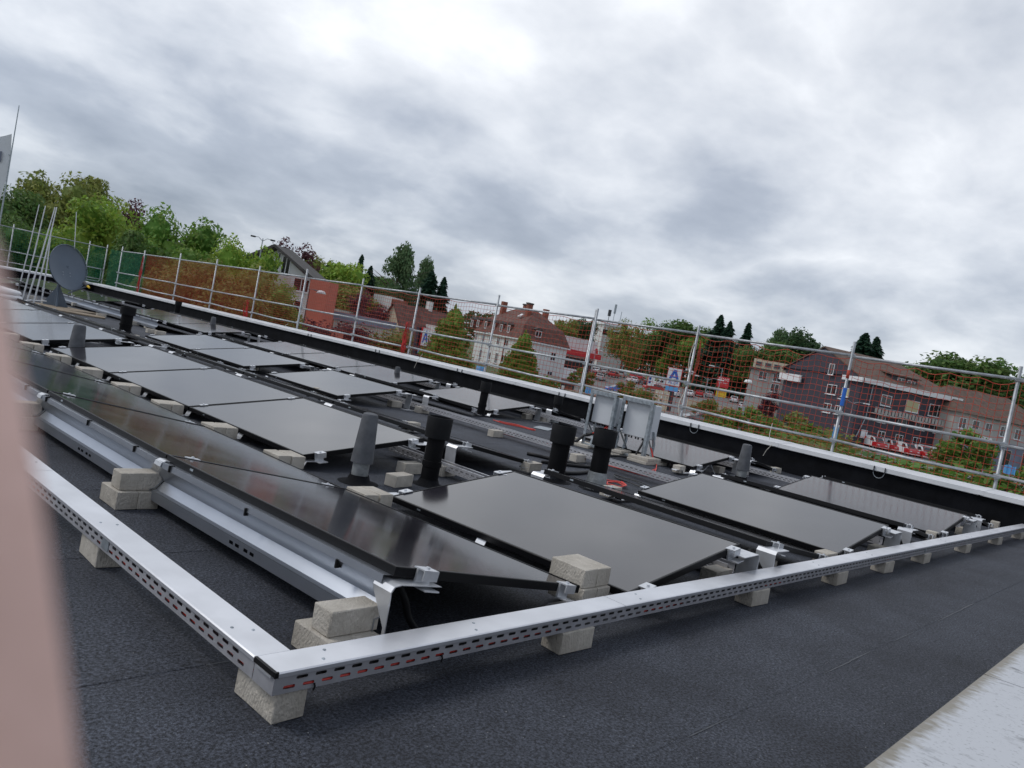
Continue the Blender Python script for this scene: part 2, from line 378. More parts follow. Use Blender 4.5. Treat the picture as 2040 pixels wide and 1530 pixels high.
netsheet('fine_net_red', (0.30, 0.042, 0.016), 0.24)
netsheet('fine_net_green', (0.008, 0.14, 0.08), 0.30)
# ================================================================ ROOF
XL, XR, Y0, Y1 = -14.0, 12.5, 0.40, 37.4
roof = MB().box(XL, XR, Y0-0.3, Y1, -0.35, -0.012).build('flat_roof', 'bitumen'); tag(roof, kind='structure')
mb = MB(); mb.box(XL-0.4, 13.05, -0.15, Y1+0.6, -3.4, -0.36)
bw = mb.build('building_wall', 'render_white'); tag(bw, kind='structure')
i = 0; y = 1.085-1.0
while y < Y1:
    a = max(y, Y0); b = min(y+1.06, Y1)
    xs = XL + (0.9, 4.6, 2.2)[i % 3]
    cuts = [XL] + [xs+7.5*k for k in range(4) if XL+0.5 < xs+7.5*k < XR-0.5] + [XR]
    for j in range(len(cuts)-1):
        m = MB(); x0, x1 = cuts[j], cuts[j+1]+(0.06 if j < len(cuts)-2 else 0)
        za, zb = 0.0011, -0.0011            # near edge laps over the sheet before it
        dz = 0.0006*j
        nn = 14; w_ = [0.006*(noise.noise(Vector((x0+(x1-x0)*k/nn*3, y*5, 0)))) for k in range(nn+1)]
        vs = []; fs = []
        for k in range(nn+1):
            xx = x0+(x1-x0)*k/nn
            vs += [(xx, a+w_[k], za+dz-0.0012), (xx, a+w_[k]+0.004, za+dz), (xx, b, zb+dz)]
        for k in range(nn):
            o = k*3; fs += [(o, o+3, o+4, o+1), (o+1, o+4, o+5, o+2)]
        m.add(vs, fs); m.build('roofing_sheet', 'bitumen', roof)
        if i in (1, 2, 3):
            q_ = MB(); n9 = int((x1-x0)/0.04)
            for k in range(n9):
                xx = x0+(x1-x0)*k/n9; t_ = noise.noise(Vector((xx*2.2, y*7, 3)))
                if t_ < 0.06: continue
                yy_ = a+w_[min(nn, int(k/n9*nn+0.5))]-0.004; w9 = 0.0015+0.006*(t_-0.1)
                q_.add([(xx, yy_-w9, za+dz+0.0005), (xx+0.042, yy_-w9, za+dz+0.0005), (xx+0.042, yy_+w9, za+dz+0.002), (xx, yy_+w9, za+dz+0.002)], [(0, 1, 2, 3)])
            if q_.v: tag(q_.build('seam_bead', 'bitumen_seam', roof), kind='stuff')
    i += 1; y += 1.0

# far parapet (along y) and end parapet, with sheet-metal coping pieces
mb = MB(); mb.box(12.502, 13.0, -0.1, Y1+0.1, -0.3, 0.40)
par = mb.build('parapet_wall', 'bitumen_wall'); tag(par, 'low black bitumen parapet wall running along the far side of the roof', 'wall')
mb = MB(); mb.box(XL, 12.50, Y1+0.002, Y1+0.5, -0.3, 0.40)
par2 = mb.build('parapet_wall', 'bitumen_wall'); tag(par2, 'black parapet wall across the far end of the roof below the green net', 'wall')
mb = MB(); mb.box(XL, 12.50, -0.12, 0.34, -0.3, 0.40)
par0 = mb.build('parapet_wall', 'bitumen_wall'); tag(par0, 'parapet wall under the stained white coping in the bottom right corner', 'wall')
prof = [(12.462, 0.372), (12.450, 0.378), (12.450, 0.438), (13.06, 0.472), (13.06, 0.40)]
yy = -0.6; k = 0
while yy < Y1+0.5:
    ln = 2.98
    MB().sheet(prof, yy, min(yy+ln, Y1+0.55), 0.003).build('coping_piece', 'coping', par); yy += 3.0
    MB().sheet([(p[0]-0.004, p[1]+0.004) for p in prof[1:]], yy-0.06, yy+0.03, 0.003).build('coping_joint', 'coping', par)
xx = 12.44
while xx > XL:
    prof2 = [(Y1-0.04, 0.372), (Y1-0.05, 0.378), (Y1-0.05, 0.438), (Y1+0.56, 0.472), (Y1+0.56, 0.40)]
    MB().sheet(prof2, max(xx-2.98, XL), xx, 0.003, axis='x').build('coping_piece', 'coping', par2); xx -= 3.0
xx = 2.66-3*6
while xx < 12.3:
    MB().sheet([(-0.16, 0.36), (-0.16, 0.455), (0.40, 0.44), (0.40, 0.37), (0.385, 0.362)], xx+0.004, min(xx+2.996, 12.42), 0.003, axis='x').build('coping_piece', 'coping_dirty', par0); xx += 3.0

# wire loops clipped under the far coping
def wire_loop(px, py, lab, loop=True, w_=0.16):
    p = on_plane(px, py, (12.44, 0, 0), Vector((1, 0, 0)))
    e = empty('conductor_clip', (12.44, p.y, 0.40)); tag(e, lab, 'clip', 'conductor clips on the far coping')
    for s in (-1, 1):
        MB().box(-0.012, 0.004, s*w_/2-0.006, s*w_/2+0.006, -0.05, 0.045).build('clip', 'paint_dark', e)
    if loop:
        MB().tube([(-0.008, -w_/2*cos(t), -0.04-0.085*sin(t)) for t in [pi*k/10 for k in range(11)]], 0.004, 5).build('wire', 'galvanised', e)
wire_loop(1383, 853, 'wire loop hanging between two clips on the coping, next to the inverters')
wire_loop(1752, 937, 'wire loop hanging from the coping, nearest the right edge of the picture')
wire_loop(1119, 789, 'pair of dark clips on the coping just left of the inverter frame', False)
wire_loop(915, 742, 'pair of dark clips on the coping below the first cypress', False)
wire_loop(751, 705, 'pair of dark clips on the coping below the blue letter sign', False)
wire_loop(616, 672, 'pair of dark clips on the coping below the coral wall', False)
for (a, b, lab) in (((1539, 843), (1532, 885), 'frayed rope end hanging from the rail onto the coping right of the inverters'), ((1538, 886), (1520, 908), 'bent wire end sticking out below the coping right of the inverters'),
                    ((842, 705), (825, 733), 'thin wire end hanging from the coping beside the first cypress'), ((574, 645), (566, 652), 'short bent wire on the coping under the brown netting'), ((604, 668), (596, 682), 'short wire end hanging under the coping below the coral wall')):
    xx = 12.43 if b[1] > a[1]+18 and a[0] != 1539 else 12.75
    pa = on_plane(a[0], a[1], (xx, 0, 0), Vector((1, 0, 0))); pb = on_plane(b[0], b[1], (xx, 0, 0), Vector((1, 0, 0)))
    mid = (pa+pb)/2+Vector((-0.02, 0.01, 0))
    o = MB().tube([pa, mid, pb], 0.006, 5).build('loose_wire', 'rope'); tag(o, lab, 'wire')

# ================================================================ SOLAR PANELS
PW, PL, PH = 1.109, 1.765, 0.035
TILT = atan2(0.173, 1.096)
ZH, ZL = 0.275, 0.102
fm = MB()
cf = 0.0022; sec = [(0, -PH), (0, -cf), (cf, 0), (0.012, 0), (0.012, -PH)]
fm.prism(sec, 0.0, PL, 'y'); fm.prism([(PW-a, b) for a, b in sec][::-1], 0.0, PL, 'y'); fm.prism(sec, 0.0125, PW-0.0125, 'x'); fm.prism([(PL-a, b) for a, b in sec][::-1], 0.0125, PW-0.0125, 'x')
fo = fm.build('tmp', 'panel_frame'); FRAME = fo.data; bpy.data.objects.remove(fo)
fo = MB().box(0.0125, PW-0.0125, 0.0125, PL-0.0125, -0.008, -0.0025).build('tmp', 'pv_glass'); GLASS = fo.data; bpy.data.objects.remove(fo)
cm_ = MB()
cm_.box(-0.035, 0.035, -0.045, 0.012, 0.002, 0.007); cm_.box(-0.035, 0.035, -0.012, -0.002, -0.055, 0.002); cm_.box(-0.035, 0.035, -0.045, -0.040, -0.03, 0.002)
cm_.box(-0.035, 0.035, -0.07, -0.002, -0.060, -0.055)
cm_.lathe([(0.0, 0.015), (0.008, 0.015), (0.008, 0.007)], 8, (0, -0.020, 0))
fo = cm_.build('tmp', 'aluminium'); CLAMP = fo.data; bpy.data.objects.remove(fo)
fo = MB().box(-0.035, 0.035, -0.028, 0.004, 0.002, 0.007).lathe([(0, 0.014), (0.008, 0.014), (0.008, 0.007)], 8, (0, -0.012, 0)).build('tmp', 'aluminium'); MIDCL = fo.data; bpy.data.objects.remove(fo)
fo = MB().box(-0.001, -0.0002, 0.0, 0.03, -0.021, -0.011).build('tmp', 'galvanised'); STICK = fo.data; bpy.data.objects.remove(fo)
PITCH = 1.788
ROWNAME = {1: "leftmost row", 2: "second row", 3: "third row, tilted away", 4: "fourth row", 5: "fifth row, tilted away", 6: "sixth row", 7: "last row by the parapet"}
def panel(row, typ, x, y, first, last, lab, zn=0.0, zf=0.0):
    z0 = (ZH if typ == 'D' else ZL) + zn
    e = empty('solar_panel', G(x, y, z0)); e.rotation_euler = (atan2(zf-zn, PL), TILT if typ == 'D' else -TILT, TH)
    tag(e, lab, 'solar panel', 'black solar panels on the flat roof')
    ob('frame', FRAME, e); ob('glass', GLASS, e)
    for xx in (0.13, PW-0.13):
        c = ob('clamp', CLAMP if first else MIDCL, e); c.location = (xx, 0, 0)
        if last:
            c = ob('clamp', CLAMP, e); c.location = (xx, PL, 0); c.rotation_euler = (0, 0, pi)
    s = ob('sticker', STICK, e); s.location = (0, PL-0.28, 0)
    return e
ROWS = [(1, 'D', 1.751, [(1.925, 6)]), (2, 'U', 3.123, [(1.841, 1), (4.60, 3), (10.6, 4)]), (3, 'D', 4.566, [(1.841, 1), (4.60, 3), (10.6, 4)]),
        (4, 'U', 5.938, [(1.85, 1), (8.227, 1), (10.65, 2)]), (5, 'D', 7.46, [(1.85, 1), (8.227, 1), (10.65, 2), (17.3, 4)]),
        (6, 'U', 8.87, [(1.858, 1), (4.692, 1), (8.318, 1), (10.866, 3), (18.0, 3)]), (7, 'D', 10.35, [(1.858, 1), (4.692, 1), (8.318, 1), (10.866, 3), (18.0, 3)])]
FARROWS = [(2, 'U', 0.2), (3, 'D', 1.65), (4, 'U', 3.05), (5, 'D', 4.5), (4, 'U', 5.938), (5, 'D', 7.46), (6, 'U', 8.87), (7, 'D', 10.35)]
for (r, typ, x, grs) in ROWS:
    cnt = 0
    for gi, (y0, n) in enumerate(grs):
        for k in range(n):
            zn = zf = 0.0
            if r == 1 and k == 0: zn, zf = 0.036, 0.004
            if r == 2 and gi == 0: zn, zf = 0.003, -0.02
            panel(r, typ, x, y0+k*PITCH, k == 0, k == n-1, 'black solar panel, %s from the front in the %s' % (ORD[cnt], ROWNAME[r]), zn, zf); cnt += 1
for j, (r, typ, x) in enumerate(FARROWS):
    for k in range(5):
        panel(r, typ, x, 25.6+k*PITCH, k == 0, k == 4, 'distant black solar panel beyond the dish, %s from left, %s from front' % (ORD[j], ORD[k]))

# ---- ridge brackets
def bracket_mesh(gap):
    m = MB()
    for s in (-1, 1):
        xo = s*gap/2
        # plate bent over: cap under the frame, then a leg falling inwards
        p = [(xo+s*0.13, -0.045), (xo-s*0.045, -0.040), (xo-s*0.06, -0.055), (xo-s*0.045, -0.245)]
        m.sheet(p if s < 0 else p[::-1], -0.075, 0.045, 0.005)
    m.box(-gap/2-0.02, gap/2+0.02, -0.05, 0.03, -0.272, -0.262)
    return m
BR = {}
for nm, g in (('a', 0.347), ('b', 0.426), ('c', 0.384)):
    fo = bracket_mesh(g).build('tmp', 'aluminium'); BR[nm] = fo.data; bpy.data.objects.remove(fo)
def ridge(rl, xl, gap, key, grs, lab):
    c = 0
    for (y0, n) in grs:
        for k in range(n+1):
            o = ob('ridge_bracket', BR[key], None, G(xl+gap/2, y0+k*PITCH-(0.02 if k == 0 else 0.0 if k < n else -0.0), ZH), TH)
            tag(o, 'aluminium ridge bracket, %s from the front between %s' % (ORD[c], lab), 'bracket', 'aluminium ridge brackets'); c += 1
ridge(2, 4.219, 0.347, 'a', ROWS[1][3], 'second and third panel rows')
ridge(4, 7.034, 0.426, 'b', ROWS[3][3], 'fourth and fifth panel rows')
ridge(6, 9.966, 0.384, 'c', ROWS[5][3], 'sixth and last panel rows')

# ---- valley base rails with low brackets (aluminium channel across each joint)
vr = MB().sheet([(-0.32, 0.055), (-0.30, 0.062), (-0.16, 0.060), (-0.14, 0.022), (0.14, 0.022), (0.16, 0.060), (0.30, 0.062), (0.32, 0.055)], -0.035, 0.035, 0.003)
fo = vr.build('tmp', 'aluminium'); VR = fo.data; bpy.data.objects.remove(fo)
for (xv, ys, lab) in ((2.985, [1.92+0.894*k for k in range(10)], 'leftmost valley'), (5.80, [1.85, 3.62, 4.6, 6.39, 8.2, 10.0, 10.65, 12.44, 14.2], 'middle valley'), (8.73, [1.86, 3.63, 4.69, 6.46, 8.32, 10.1, 10.87, 12.65, 14.44, 16.2], 'right-hand valley')):
    for k, yv in enumerate(ys):
        o = ob('valley_rail', VR, None, G(xv, yv, 0), TH); tag(o, 'low aluminium rail, %s from the front in the %s' % (ORD[k], lab), 'rail', 'low rails in the panel valleys')

# ---- wind deflector along the leftmost row and its end brackets
def deflector(xh, zh0, ys, lab, dz_first=0.0):
    e = empty('wind_deflector', G(xh, ys[0], 0), TH); tag(e, lab, 'deflector')
    pr = [(0.010, -0.034), (-0.046, -0.026), (-0.049, -0.053), (0.010, -0.138), (-0.022, -0.176), (-0.044, -0.180), (-0.046, -0.228)]
    for k in range(len(ys)-1):
        y0, y1 = ys[k]-ys[0]+0.004, ys[k+1]-ys[0]-0.004
        za = zh0 + (dz_first if k == 0 else 0.004); zb = zh0 + 0.002
        n = len(pr); m = MB(); vs = []
        for (yv, zz) in ((y0, za), (y1, zb)):
            for p in pr: vs.append((p[0], yv, zz+p[1]))
        m.add(vs, [(i_, i_+n, i_+n+1, i_+1) for i_ in range(n-2)])
        # bottom flange with slots
        zt0, zt1 = za+pr[-2][1], zb+pr[-2][1]; h_ = 0.048; ym = (y0+y1)/2
        zt = lambda yv: zt0+(zt1-zt0)*(yv-y0)/(y1-y0)
        xf = -0.046
        slots = [ym-0.10, ym-0.05, ym+0.02, ym+0.07]
        def q(ya, yb, fa, fb):
            m.quad((xf, ya, zt(ya)-h_*fa), (xf, yb, zt(yb)-h_*fa), (xf, yb, zt(yb)-h_*fb), (xf, ya, zt(ya)-h_*fb))
        q(y0, y1, 0, 0.36); q(y0, y1, 0.64, 1.0)
        cur = y0
        for s_ in slots: q(cur, s_, 0.36, 0.64); cur = s_+0.032
        q(cur, y1, 0.36, 0.64)
        o = m.build('sheet', 'aluminium_sheet', e)
        # rounded bracket cap over the lip at each joint
        if not (k == 0 and dz_first):
            b = MB(); b.sheet([(0.05, za-0.033), (-0.030, za-0.022), (-0.050, za-0.030), (-0.056, za-0.05)], y0-0.075, y0-0.006, 0.004); b.build('bracket_cap', 'aluminium', e)
        for yc in (y0+0.25, y0+0.9, y1-0.16):
            MB().box(-0.056, -0.03, yc-0.004, yc+0.004, zh0-0.05, zh0-0.018).build('cable_clip', 'black_plastic', e)
    return e
deflector(1.751, ZH, [1.925+PITCH*k for k in range(7)], 'folded aluminium wind deflector along the high edge of the leftmost row', 0.036)
deflector(7.46, ZH, [17.3+PITCH*k for k in range(5)], 'folded aluminium wind deflector standing open behind the satellite dish')
# tapered end bracket at the near end of the leftmost row
m = MB(); xh = 1.751; zz = ZH+0.036
prof = [(0.175, -0.068, 0.10), (-0.012, -0.044, 0.10), (-0.040, -0.048, 0.10), (-0.052, -0.066, 0.095), (-0.050, -0.085, 0.09), (-0.048, -0.19, 0.014), (-0.046, -0.305, 0.014)]
vs = []
for (x, z, d) in prof:
    for t in (0, 0.005):
        vs += [(x+t*0.8, -0.055, z-t*0.6), (x+t*0.8, -0.055+d, z-t*0.6)]
fs = []
for k in range(len(prof)-1):
    a = k*4; b = a+4
    fs += [(a, a+1, b+1, b), (a+2, b+2, b+3, a+3), (a, b, b+2, a+2), (a+1, a+3, b+3, b+1)]
fs += [(0, 2, 3, 1), (b, b+1, b+3, b+2)]
o = m.add(vs, fs).build('end_bracket', 'aluminium'); o.location = G(xh, 1.925, zz); o.rotation_euler = (0, 0, TH)
tag(o, 'bent white aluminium end bracket holding the nearest panel corner above the block stack', 'bracket')
# corrugated conduit hanging from it
pts = []; rad = []
P_ = [Vector((0.035, 0.0, -0.07)), Vector((0.075, 0.0, -0.13)), Vector((0.11, 0.0, -0.20)), Vector((0.18, -0.01, -0.275))]
for k in range(61):
    t = k/60*3; i_ = min(int(t), 2); f_ = t-i_
    def cr_(a, b, c, d, f): return 0.5*((2*b)+(-a+c)*f+(2*a-5*b+4*c-d)*f*f+(-a+3*b-3*c+d)*f**3)
    a = P_[max(0, i_-1)]; b = P_[i_]; c = P_[i_+1]; d = P_[min(3, i_+2)]
    pts.append(Vector([cr_(a[j], b[j], c[j], d[j], f_) for j in range(3)])); rad.append(0.0135 if k % 2 else 0.0112)
o = MB().tube(pts, rad, 10).build('corrugated_conduit', 'black_plastic', smooth=True); o.location = G(xh, 1.93, zz); tag(o, 'black corrugated cable conduit hanging under the nearest panel corner', 'conduit')
# conduits at the ridge ends
def conduit(pts, r, lab, mat='black_plastic'):
    o = MB().tube(pts, r, 8).build('cable_conduit', mat, smooth=True); tag(o, lab, 'conduit')
conduit([G(4.33, 1.83, 0.235), G(4.40, 1.82, 0.18), G(4.50, 1.80, 0.10), G(4.60, 1.83, 0.07), G(4.8, 1.9, 0.06)], 0.014, 'black conduit dropping from the ridge bracket of the second and third rows at the front')
conduit([G(7.15, 1.83, 0.235), G(7.25, 1.82, 0.18), G(7.34, 1.80, 0.10), G(7.48, 1.86, 0.06)], 0.014, 'black conduit dropping from the ridge bracket of the fourth and fifth rows at the front')
conduit([G(10.1, 1.84, 0.235), G(10.25, 1.82, 0.17), G(10.42, 1.80, 0.08), G(10.6, 1.86, 0.05)], 0.014, 'black conduit dropping from the front ridge bracket nearest the far parapet')

# ================================================================ CABLE TRAYS
def slot_side(m, Ln, h, flip, ph):
    pit, sl = 0.0605, 0.036; zs = [0, 0.012, 0.0215, 0.034, 0.0435, h]
    m.quad((0, 0, zs[0]), (Ln, 0, zs[0]), (Ln, 0, zs[1]), (0, 0, zs[1])); m.quad((0, 0, zs[2]), (Ln, 0, zs[2]), (Ln, 0, zs[3]), (0, 0, zs[3])); m.quad((0, 0, zs[4]), (Ln, 0, zs[4]), (Ln, 0, zs[5]), (0, 0, zs[5]))
    for (za, zb, off) in ((zs[1], zs[2], ph), (zs[3], zs[4], ph+pit*0.6)):
        x = 0.0; n = int(Ln/pit); c = 0.0028
        for k in range(n):
            s0 = off+0.03+k*pit
            if s0+sl > Ln-0.02: break
            m.quad((x, 0, za), (s0, 0, za), (s0, 0, zb), (x, 0, zb))
            m.add([(s0, 0, za), (s0+c, 0, za), (s0, 0, za+c)], [(0, 1, 2)]); m.add([(s0, 0, zb), (s0, 0, zb-c), (s0+c, 0, zb)], [(0, 1, 2)])
            e_ = s0+sl
            m.add([(e_, 0, za), (e_, 0, za+c), (e_-c, 0, za)], [(0, 1, 2)]); m.add([(e_, 0, zb), (e_-c, 0, zb), (e_, 0, zb-c)], [(0, 1, 2)])
            x = e_
        m.quad((x, 0, za), (Ln, 0, za), (Ln, 0, zb), (x, 0, zb))
def tray(P, ang, Ln, lab, covers=None, w_=0.104, h=0.06, cables=True, extra=True):
    e = empty('cable_tray', P, ang); tag(e, lab, 'cable tray')
    for yv in (0.0, w_):
        m = MB(); slot_side(m, Ln, h, False, 0.0 if yv == 0 else 0.02); m.v = [(a, b+yv, c) for a, b, c in m.v]; m.build('side_plate', 'zinc_side', e)
    MB().box(0, Ln, 0.0005, w_-0.0005, 0.0, 0.0015).build('bottom_plate', 'zinc_side', e)
    if covers:
        for (a, b) in covers:
            m = MB(); m.sheet([(-0.004, h-0.010), (-0.0045, h+0.0005), (-0.0015, h+0.003), (w_+0.0015, h+0.003), (w_+0.0045, h+0.0005), (w_+0.004, h-0.010)], a+0.0015, b-0.0015, 0.0012, axis='x'); m.build('cover', 'zinc_cover', e)
            for xs in (a+0.16, b-0.85) if b-a > 1.2 else (a+0.1,):
                for (dx, dy) in ((0, 0.25), (0.035, 0.72)):
                    MB().lathe([(0.0, 0.0035), (0.0045, 0.0032), (0.0065, 0.0)], 8, (xs+dx, w_*dy, h+0.003)).build('screw', 'galvanised', e)
    else:
        for yv, s in ((0.0, 1), (w_, -1)): MB().box(0, Ln, yv+(0.0006 if s > 0 else -0.013), yv+(0.013 if s > 0 else -0.0006), h-0.0002, h+0.002).build('lip', 'zinc_cover', e)
    if cables:
        for (mat, yc, zc_, seed) in ((('cable_red', 0.012, 0.012, 1), ('cable_red', 0.028, 0.010, 2), ('cable_black', 0.05, 0.012, 3), ('cable_red', w_-0.012, 0.012, 4), ('cable_black', 0.018, 0.028, 5)) if covers else (('cable_black', 0.02, 0.014, 1), ('cable_black', 0.06, 0.012, 2), ('cable_black', 0.04, 0.03, 3))):
            n = int(Ln/0.12)+1; spans = [(0.015, Ln-0.015)]
            if covers and mat == 'cable_red': spans = [(0.015, 1.15), (1.75, 2.2), (3.0, 3.25), (5.1, 5.5), (7.4, 7.6)] if seed != 2 else [(0.015, 0.7)]
            pts = [(0.015+(Ln-0.03)*k/n, yc+0.007*noise.noise(Vector((k*0.35, seed*9.1, P[1]))), zc_+0.010*max(0, noise.noise(Vector((k*0.23, seed*5.7+3, P[0]))))) for k in range(n+1)]
            for (s0_, s1_) in spans:
                pp = [p_ for p_ in pts if s0_-0.06 <= p_[0] <= s1_+0.06]
                if len(pp) > 1: MB().tube(pp, 0.0042, 5).build('cable', mat, e)
    return e
tf = tray((1.162, 1.694, 0.088), 0.0, 11.1, 'covered perforated cable tray on blocks running across the front of the array', [(0.003, 1.62), (1.62, 4.66), (4.66, 7.7), (7.7, 10.7), (10.7, 11.08)])
tl_ = tray((1.266, 1.803, 0.088), pi/2+0.004, 9.5, 'covered perforated cable tray running back along the left side of the array', [(-0.003, 2.06), (2.06, 5.1), (5.1, 8.1), (8.1, 9.48)])
# black end trim at the mitred corner
m = MB(); m.box(-0.007, 0.001, 0.0, 0.104, 0.052, 0.066); m.box(-0.006, 0.006, -0.006, 0.0, 0.050, 0.066); m.build('corner_trim', 'black_plastic', tf)
MB().box(-0.008, -0.0015, 0.01, 0.09, 0.045, 0.0515).build('corner_clip', 'aluminium', tf)
MB().box(-0.0012, 0.0, 0.0, 0.104, 0.0, 0.055).build('end_plate', 'zinc_side', tf)
for xx in (0.125, 0.6): MB().tube([(xx, -0.003, 0.014), (xx+0.002, -0.006, 0.006), (xx, -0.005, -0.006)], 0.003, 5).build('cable_tie', 'black_plastic', tf)
MB().box(1.70+4.4, 1.73+4.4, -0.004, -0.0005, 0.015, 0.048).build('joint_plate', 'galvanised', tf); MB().box(1.06, 1.12, w_ if False else 0.1045, 0.107, 0.01, 0.05).build('joint_plate', 'galvanised', tl_)
tray(G(7.325, 1.95, 0.06), pi/2+TH, 7.9, 'open perforated cable tray on blocks between the fourth and fifth panel rows')
tray(G(4.445, 1.95, 0.05), pi/2+TH, 3.2, 'open perforated cable tray under the ridge of the second and third rows')
tray(G(10.21, 1.95, 0.10), pi/2+TH, 9.6, 'open perforated cable tray under the ridge nearest the far parapet')

# ================================================================ CONCRETE BLOCKS
BLK = []
for s in range(4):
    m = MB().cbox(-0.1, 0.1, -0.05, 0.05, 0, 0.085, 0.0035)
    rr = random.Random(s)
    m.v = [(a+rr.uniform(-.0018, .0018), b+rr.uniform(-.0018, .0018), c+rr.uniform(-.001, .001) if c > 0.01 else c) for a, b, c in m.v]
    fo = m.build('tmp', 'concrete'); BLK.append(fo.data); bpy.data.objects.remove(fo)
nb = [0]
def block(x, y, z, rz, lab, grp='concrete ballast blocks'):
    o = ob('concrete_block', BLK[nb[0] % 4], None, (x, y, z), rz + (pi if (nb[0] // 4) % 2 else 0)); nb[0] += 1
    tag(o, lab, 'concrete block', grp); return o
def rj(a=0.05): return R.uniform(-a, a)
block(1.227, 1.80, 0.002, pi/2+0.02, 'beige concrete block under the near corner of the two covered cable trays', 'blocks carrying the cable trays')
for k, x in enumerate((2.39, 4.02, 5.26, 6.25, 7.28, 8.74, 10.25, 11.58)):
    block(x+0.098, 1.735, 0.002, rj(0.04), 'concrete block carrying the front cable tray, %s to the right of its corner block' % ORD[k], 'blocks carrying the cable trays')
for k, (x, y) in enumerate(((1.215, 3.06), (1.215, 4.9), (1.215, 6.7), (1.21, 8.6))):
    block(x, y, 0.002, pi/2+rj(0.05), 'concrete block carrying the left cable tray, %s back from the corner block' % ORD[k], 'blocks carrying the cable trays')
def stack(x, y, lab):
    block(x+0.05, y+0.10, 0.002, pi/2+0.01, 'bottom left concrete block of the three-block stack %s' % lab)
    block(x+0.153, y+0.10, 0.002, pi/2-0.01, 'bottom right concrete block of the three-block stack %s' % lab)
    block(x+0.115, y+0.082, 0.088, 0.015, 'top concrete block of the three-block stack %s' % lab)
stack(1.492, 1.925, 'beside the nearest panel corner'); stack(1.50, 3.72, 'in the middle of the left deflector'); stack(1.47, 5.53, 'next to the finger')
for k in range(8):
    yv = 4.51+0.92*k
    for s, nm in ((-1, 'left'), (1, 'right')):
        p = G(2.98+s*0.052, yv+0.10+rj(0.02), 0.026); block(p.x, p.y, p.z, pi/2+rj(0.04), '%s concrete block of the %s pair from the front in the leftmost valley' % (nm, ORD[k+2]), 'block pairs in the leftmost valley')
# nearest doubled pair and the next pair
for s, nm in ((-1, 'left'), (1, 'right')):
    p = G(2.985+s*0.052, 2.02, 0.027); block(p.x, p.y, p.z, pi/2, 'lower %s concrete block of the four-block stack in the leftmost valley' % nm, 'block pairs in the leftmost valley')
    p = G(2.985+s*0.052, 2.035, 0.113); block(p.x, p.y, p.z, pi/2+0.01*s, 'upper %s concrete block of the four-block stack standing in the leftmost valley' % nm, 'block pairs in the leftmost valley')
    p = G(2.97+s*0.053, 3.62, 0.027); block(p.x, p.y, p.z, pi/2+0.03*s, '%s concrete block of the pair at the far end of the nearest valley panels' % nm, 'block pairs in the leftmost valley')
def blkpx(px, py, z, rz, lab):
    p = onz(px, py, z); block(p.x+0.03, p.y+0.06, z+0.001, rz, lab)
for (px, py, z, rz, lab) in (
    (797, 972, 0.002, 0.25, 'single concrete block lying in front of the grey tapered vent'), (818, 946, 0.002, 0.1, 'concrete block just left of the nearest black vent pipe'), (888, 950, 0.002, 0.2, 'concrete block just right of the nearest black vent pipe'),
    (820, 858, 0.027, 0.1, 'concrete block in the middle valley behind the nearest black vent pipe'), (990, 872, 0.002, 0.05, 'concrete block under the open tray left of the vent pipes'), (842, 824, 0.002, 0.05, 'concrete block under the open tray at its far end'),
    (787, 812, 0.002, 0.1, 'concrete block under the panel corner behind the open tray'), (1052, 836, 0.002, 0.1, 'concrete block below the panel corner left of the inverters'), (1085, 842, 0.002, 0.1, 'concrete block below the tray left of the thin black pipe'),
    (1155, 922, 0.002, 0.05, 'concrete block under the open tray between the two large vent pipes'), (1222, 992, 0.027, 0.1, 'concrete block beside the grey-footed vent pipe at the panel edge'), (1357, 943, 0.02, 0.2, 'concrete block at the low corner of the panel in front of the inverters'),
    (1436, 944, 0.002, 0.1, 'concrete block left of the right-hand grey tapered vent'), (1550, 944, 0.002, 0.0, 'concrete block on the roof below the far parapet at the right'), (1142, 884, 0.002, 0.3, 'concrete block behind the left large vent pipe'), (1062, 942, 0.027, 0.1, 'concrete block at the far corner of the nearest second-row panel'),
    (1437, 1168, 0.002, 0.0, 'concrete block inside the front ridge bracket of the second row'), (1655, 1128, 0.027, 0.0, 'concrete block in the middle valley at the front tray'), (1757, 1112, 0.002, 0.0, 'concrete block inside the front ridge bracket of the fourth row'),
    (1868, 1078, 0.027, 0.0, 'concrete block in the right-hand valley at the front tray'), (1925, 1068, 0.002, 0.0, 'concrete block inside the front ridge bracket of the sixth row'), (1990, 1054, 0.002, 0.1, 'concrete block beyond the last ridge beside the far parapet'), (1535, 1150, 0.002, 0.2, 'concrete block behind the front ridge conduit'),
    (500, 738, 0.027, 0.1, 'concrete block in the middle valley, third from the front'), (640, 787, 0.027, 0.1, 'concrete block in the middle valley, second from the front'), (296, 655, 0.002, 0.1, 'concrete block near the black capped pipe, right of it'), (300, 664, 0.002, 0.1, 'concrete block below its twin right of the black capped pipe'),
    (200, 632, 0.002, 0.0, 'concrete block under the open deflector behind the dish'), (266, 648, 0.002, 0.0, 'concrete block at the near end of the deflector behind the dish'), (262, 677, 0.027, 0.1, 'concrete block at the foot of the black capped pipe'), (318, 668, 0.002, 0.0, 'concrete block between the far panel groups'),
    (62, 596, 0.03, 0.1, 'concrete block among the lightning rods'), (150, 610, 0.03, 0.1, 'concrete block on the board to the right of the dish foot'), (90, 605, 0.002, 0.1, 'concrete block left of the dish foot')):
    blkpx(px, py, z, rz, lab)
for k, (px, py) in enumerate(((607, 690), (667, 706), (980, 782), (1010, 798), (288, 618), (272, 610), (480, 645), (660, 682))):
    p = on_plane(px, py, (12.1, 0, 0), Vector((1, 0, 0))); q_ = G(11.62, p.y); block(q_.x, q_.y, 0.02, 0.05*k, 'concrete block beside the far parapet, %s of these from the right' % ORD[7-k], 'blocks beside the far parapet')
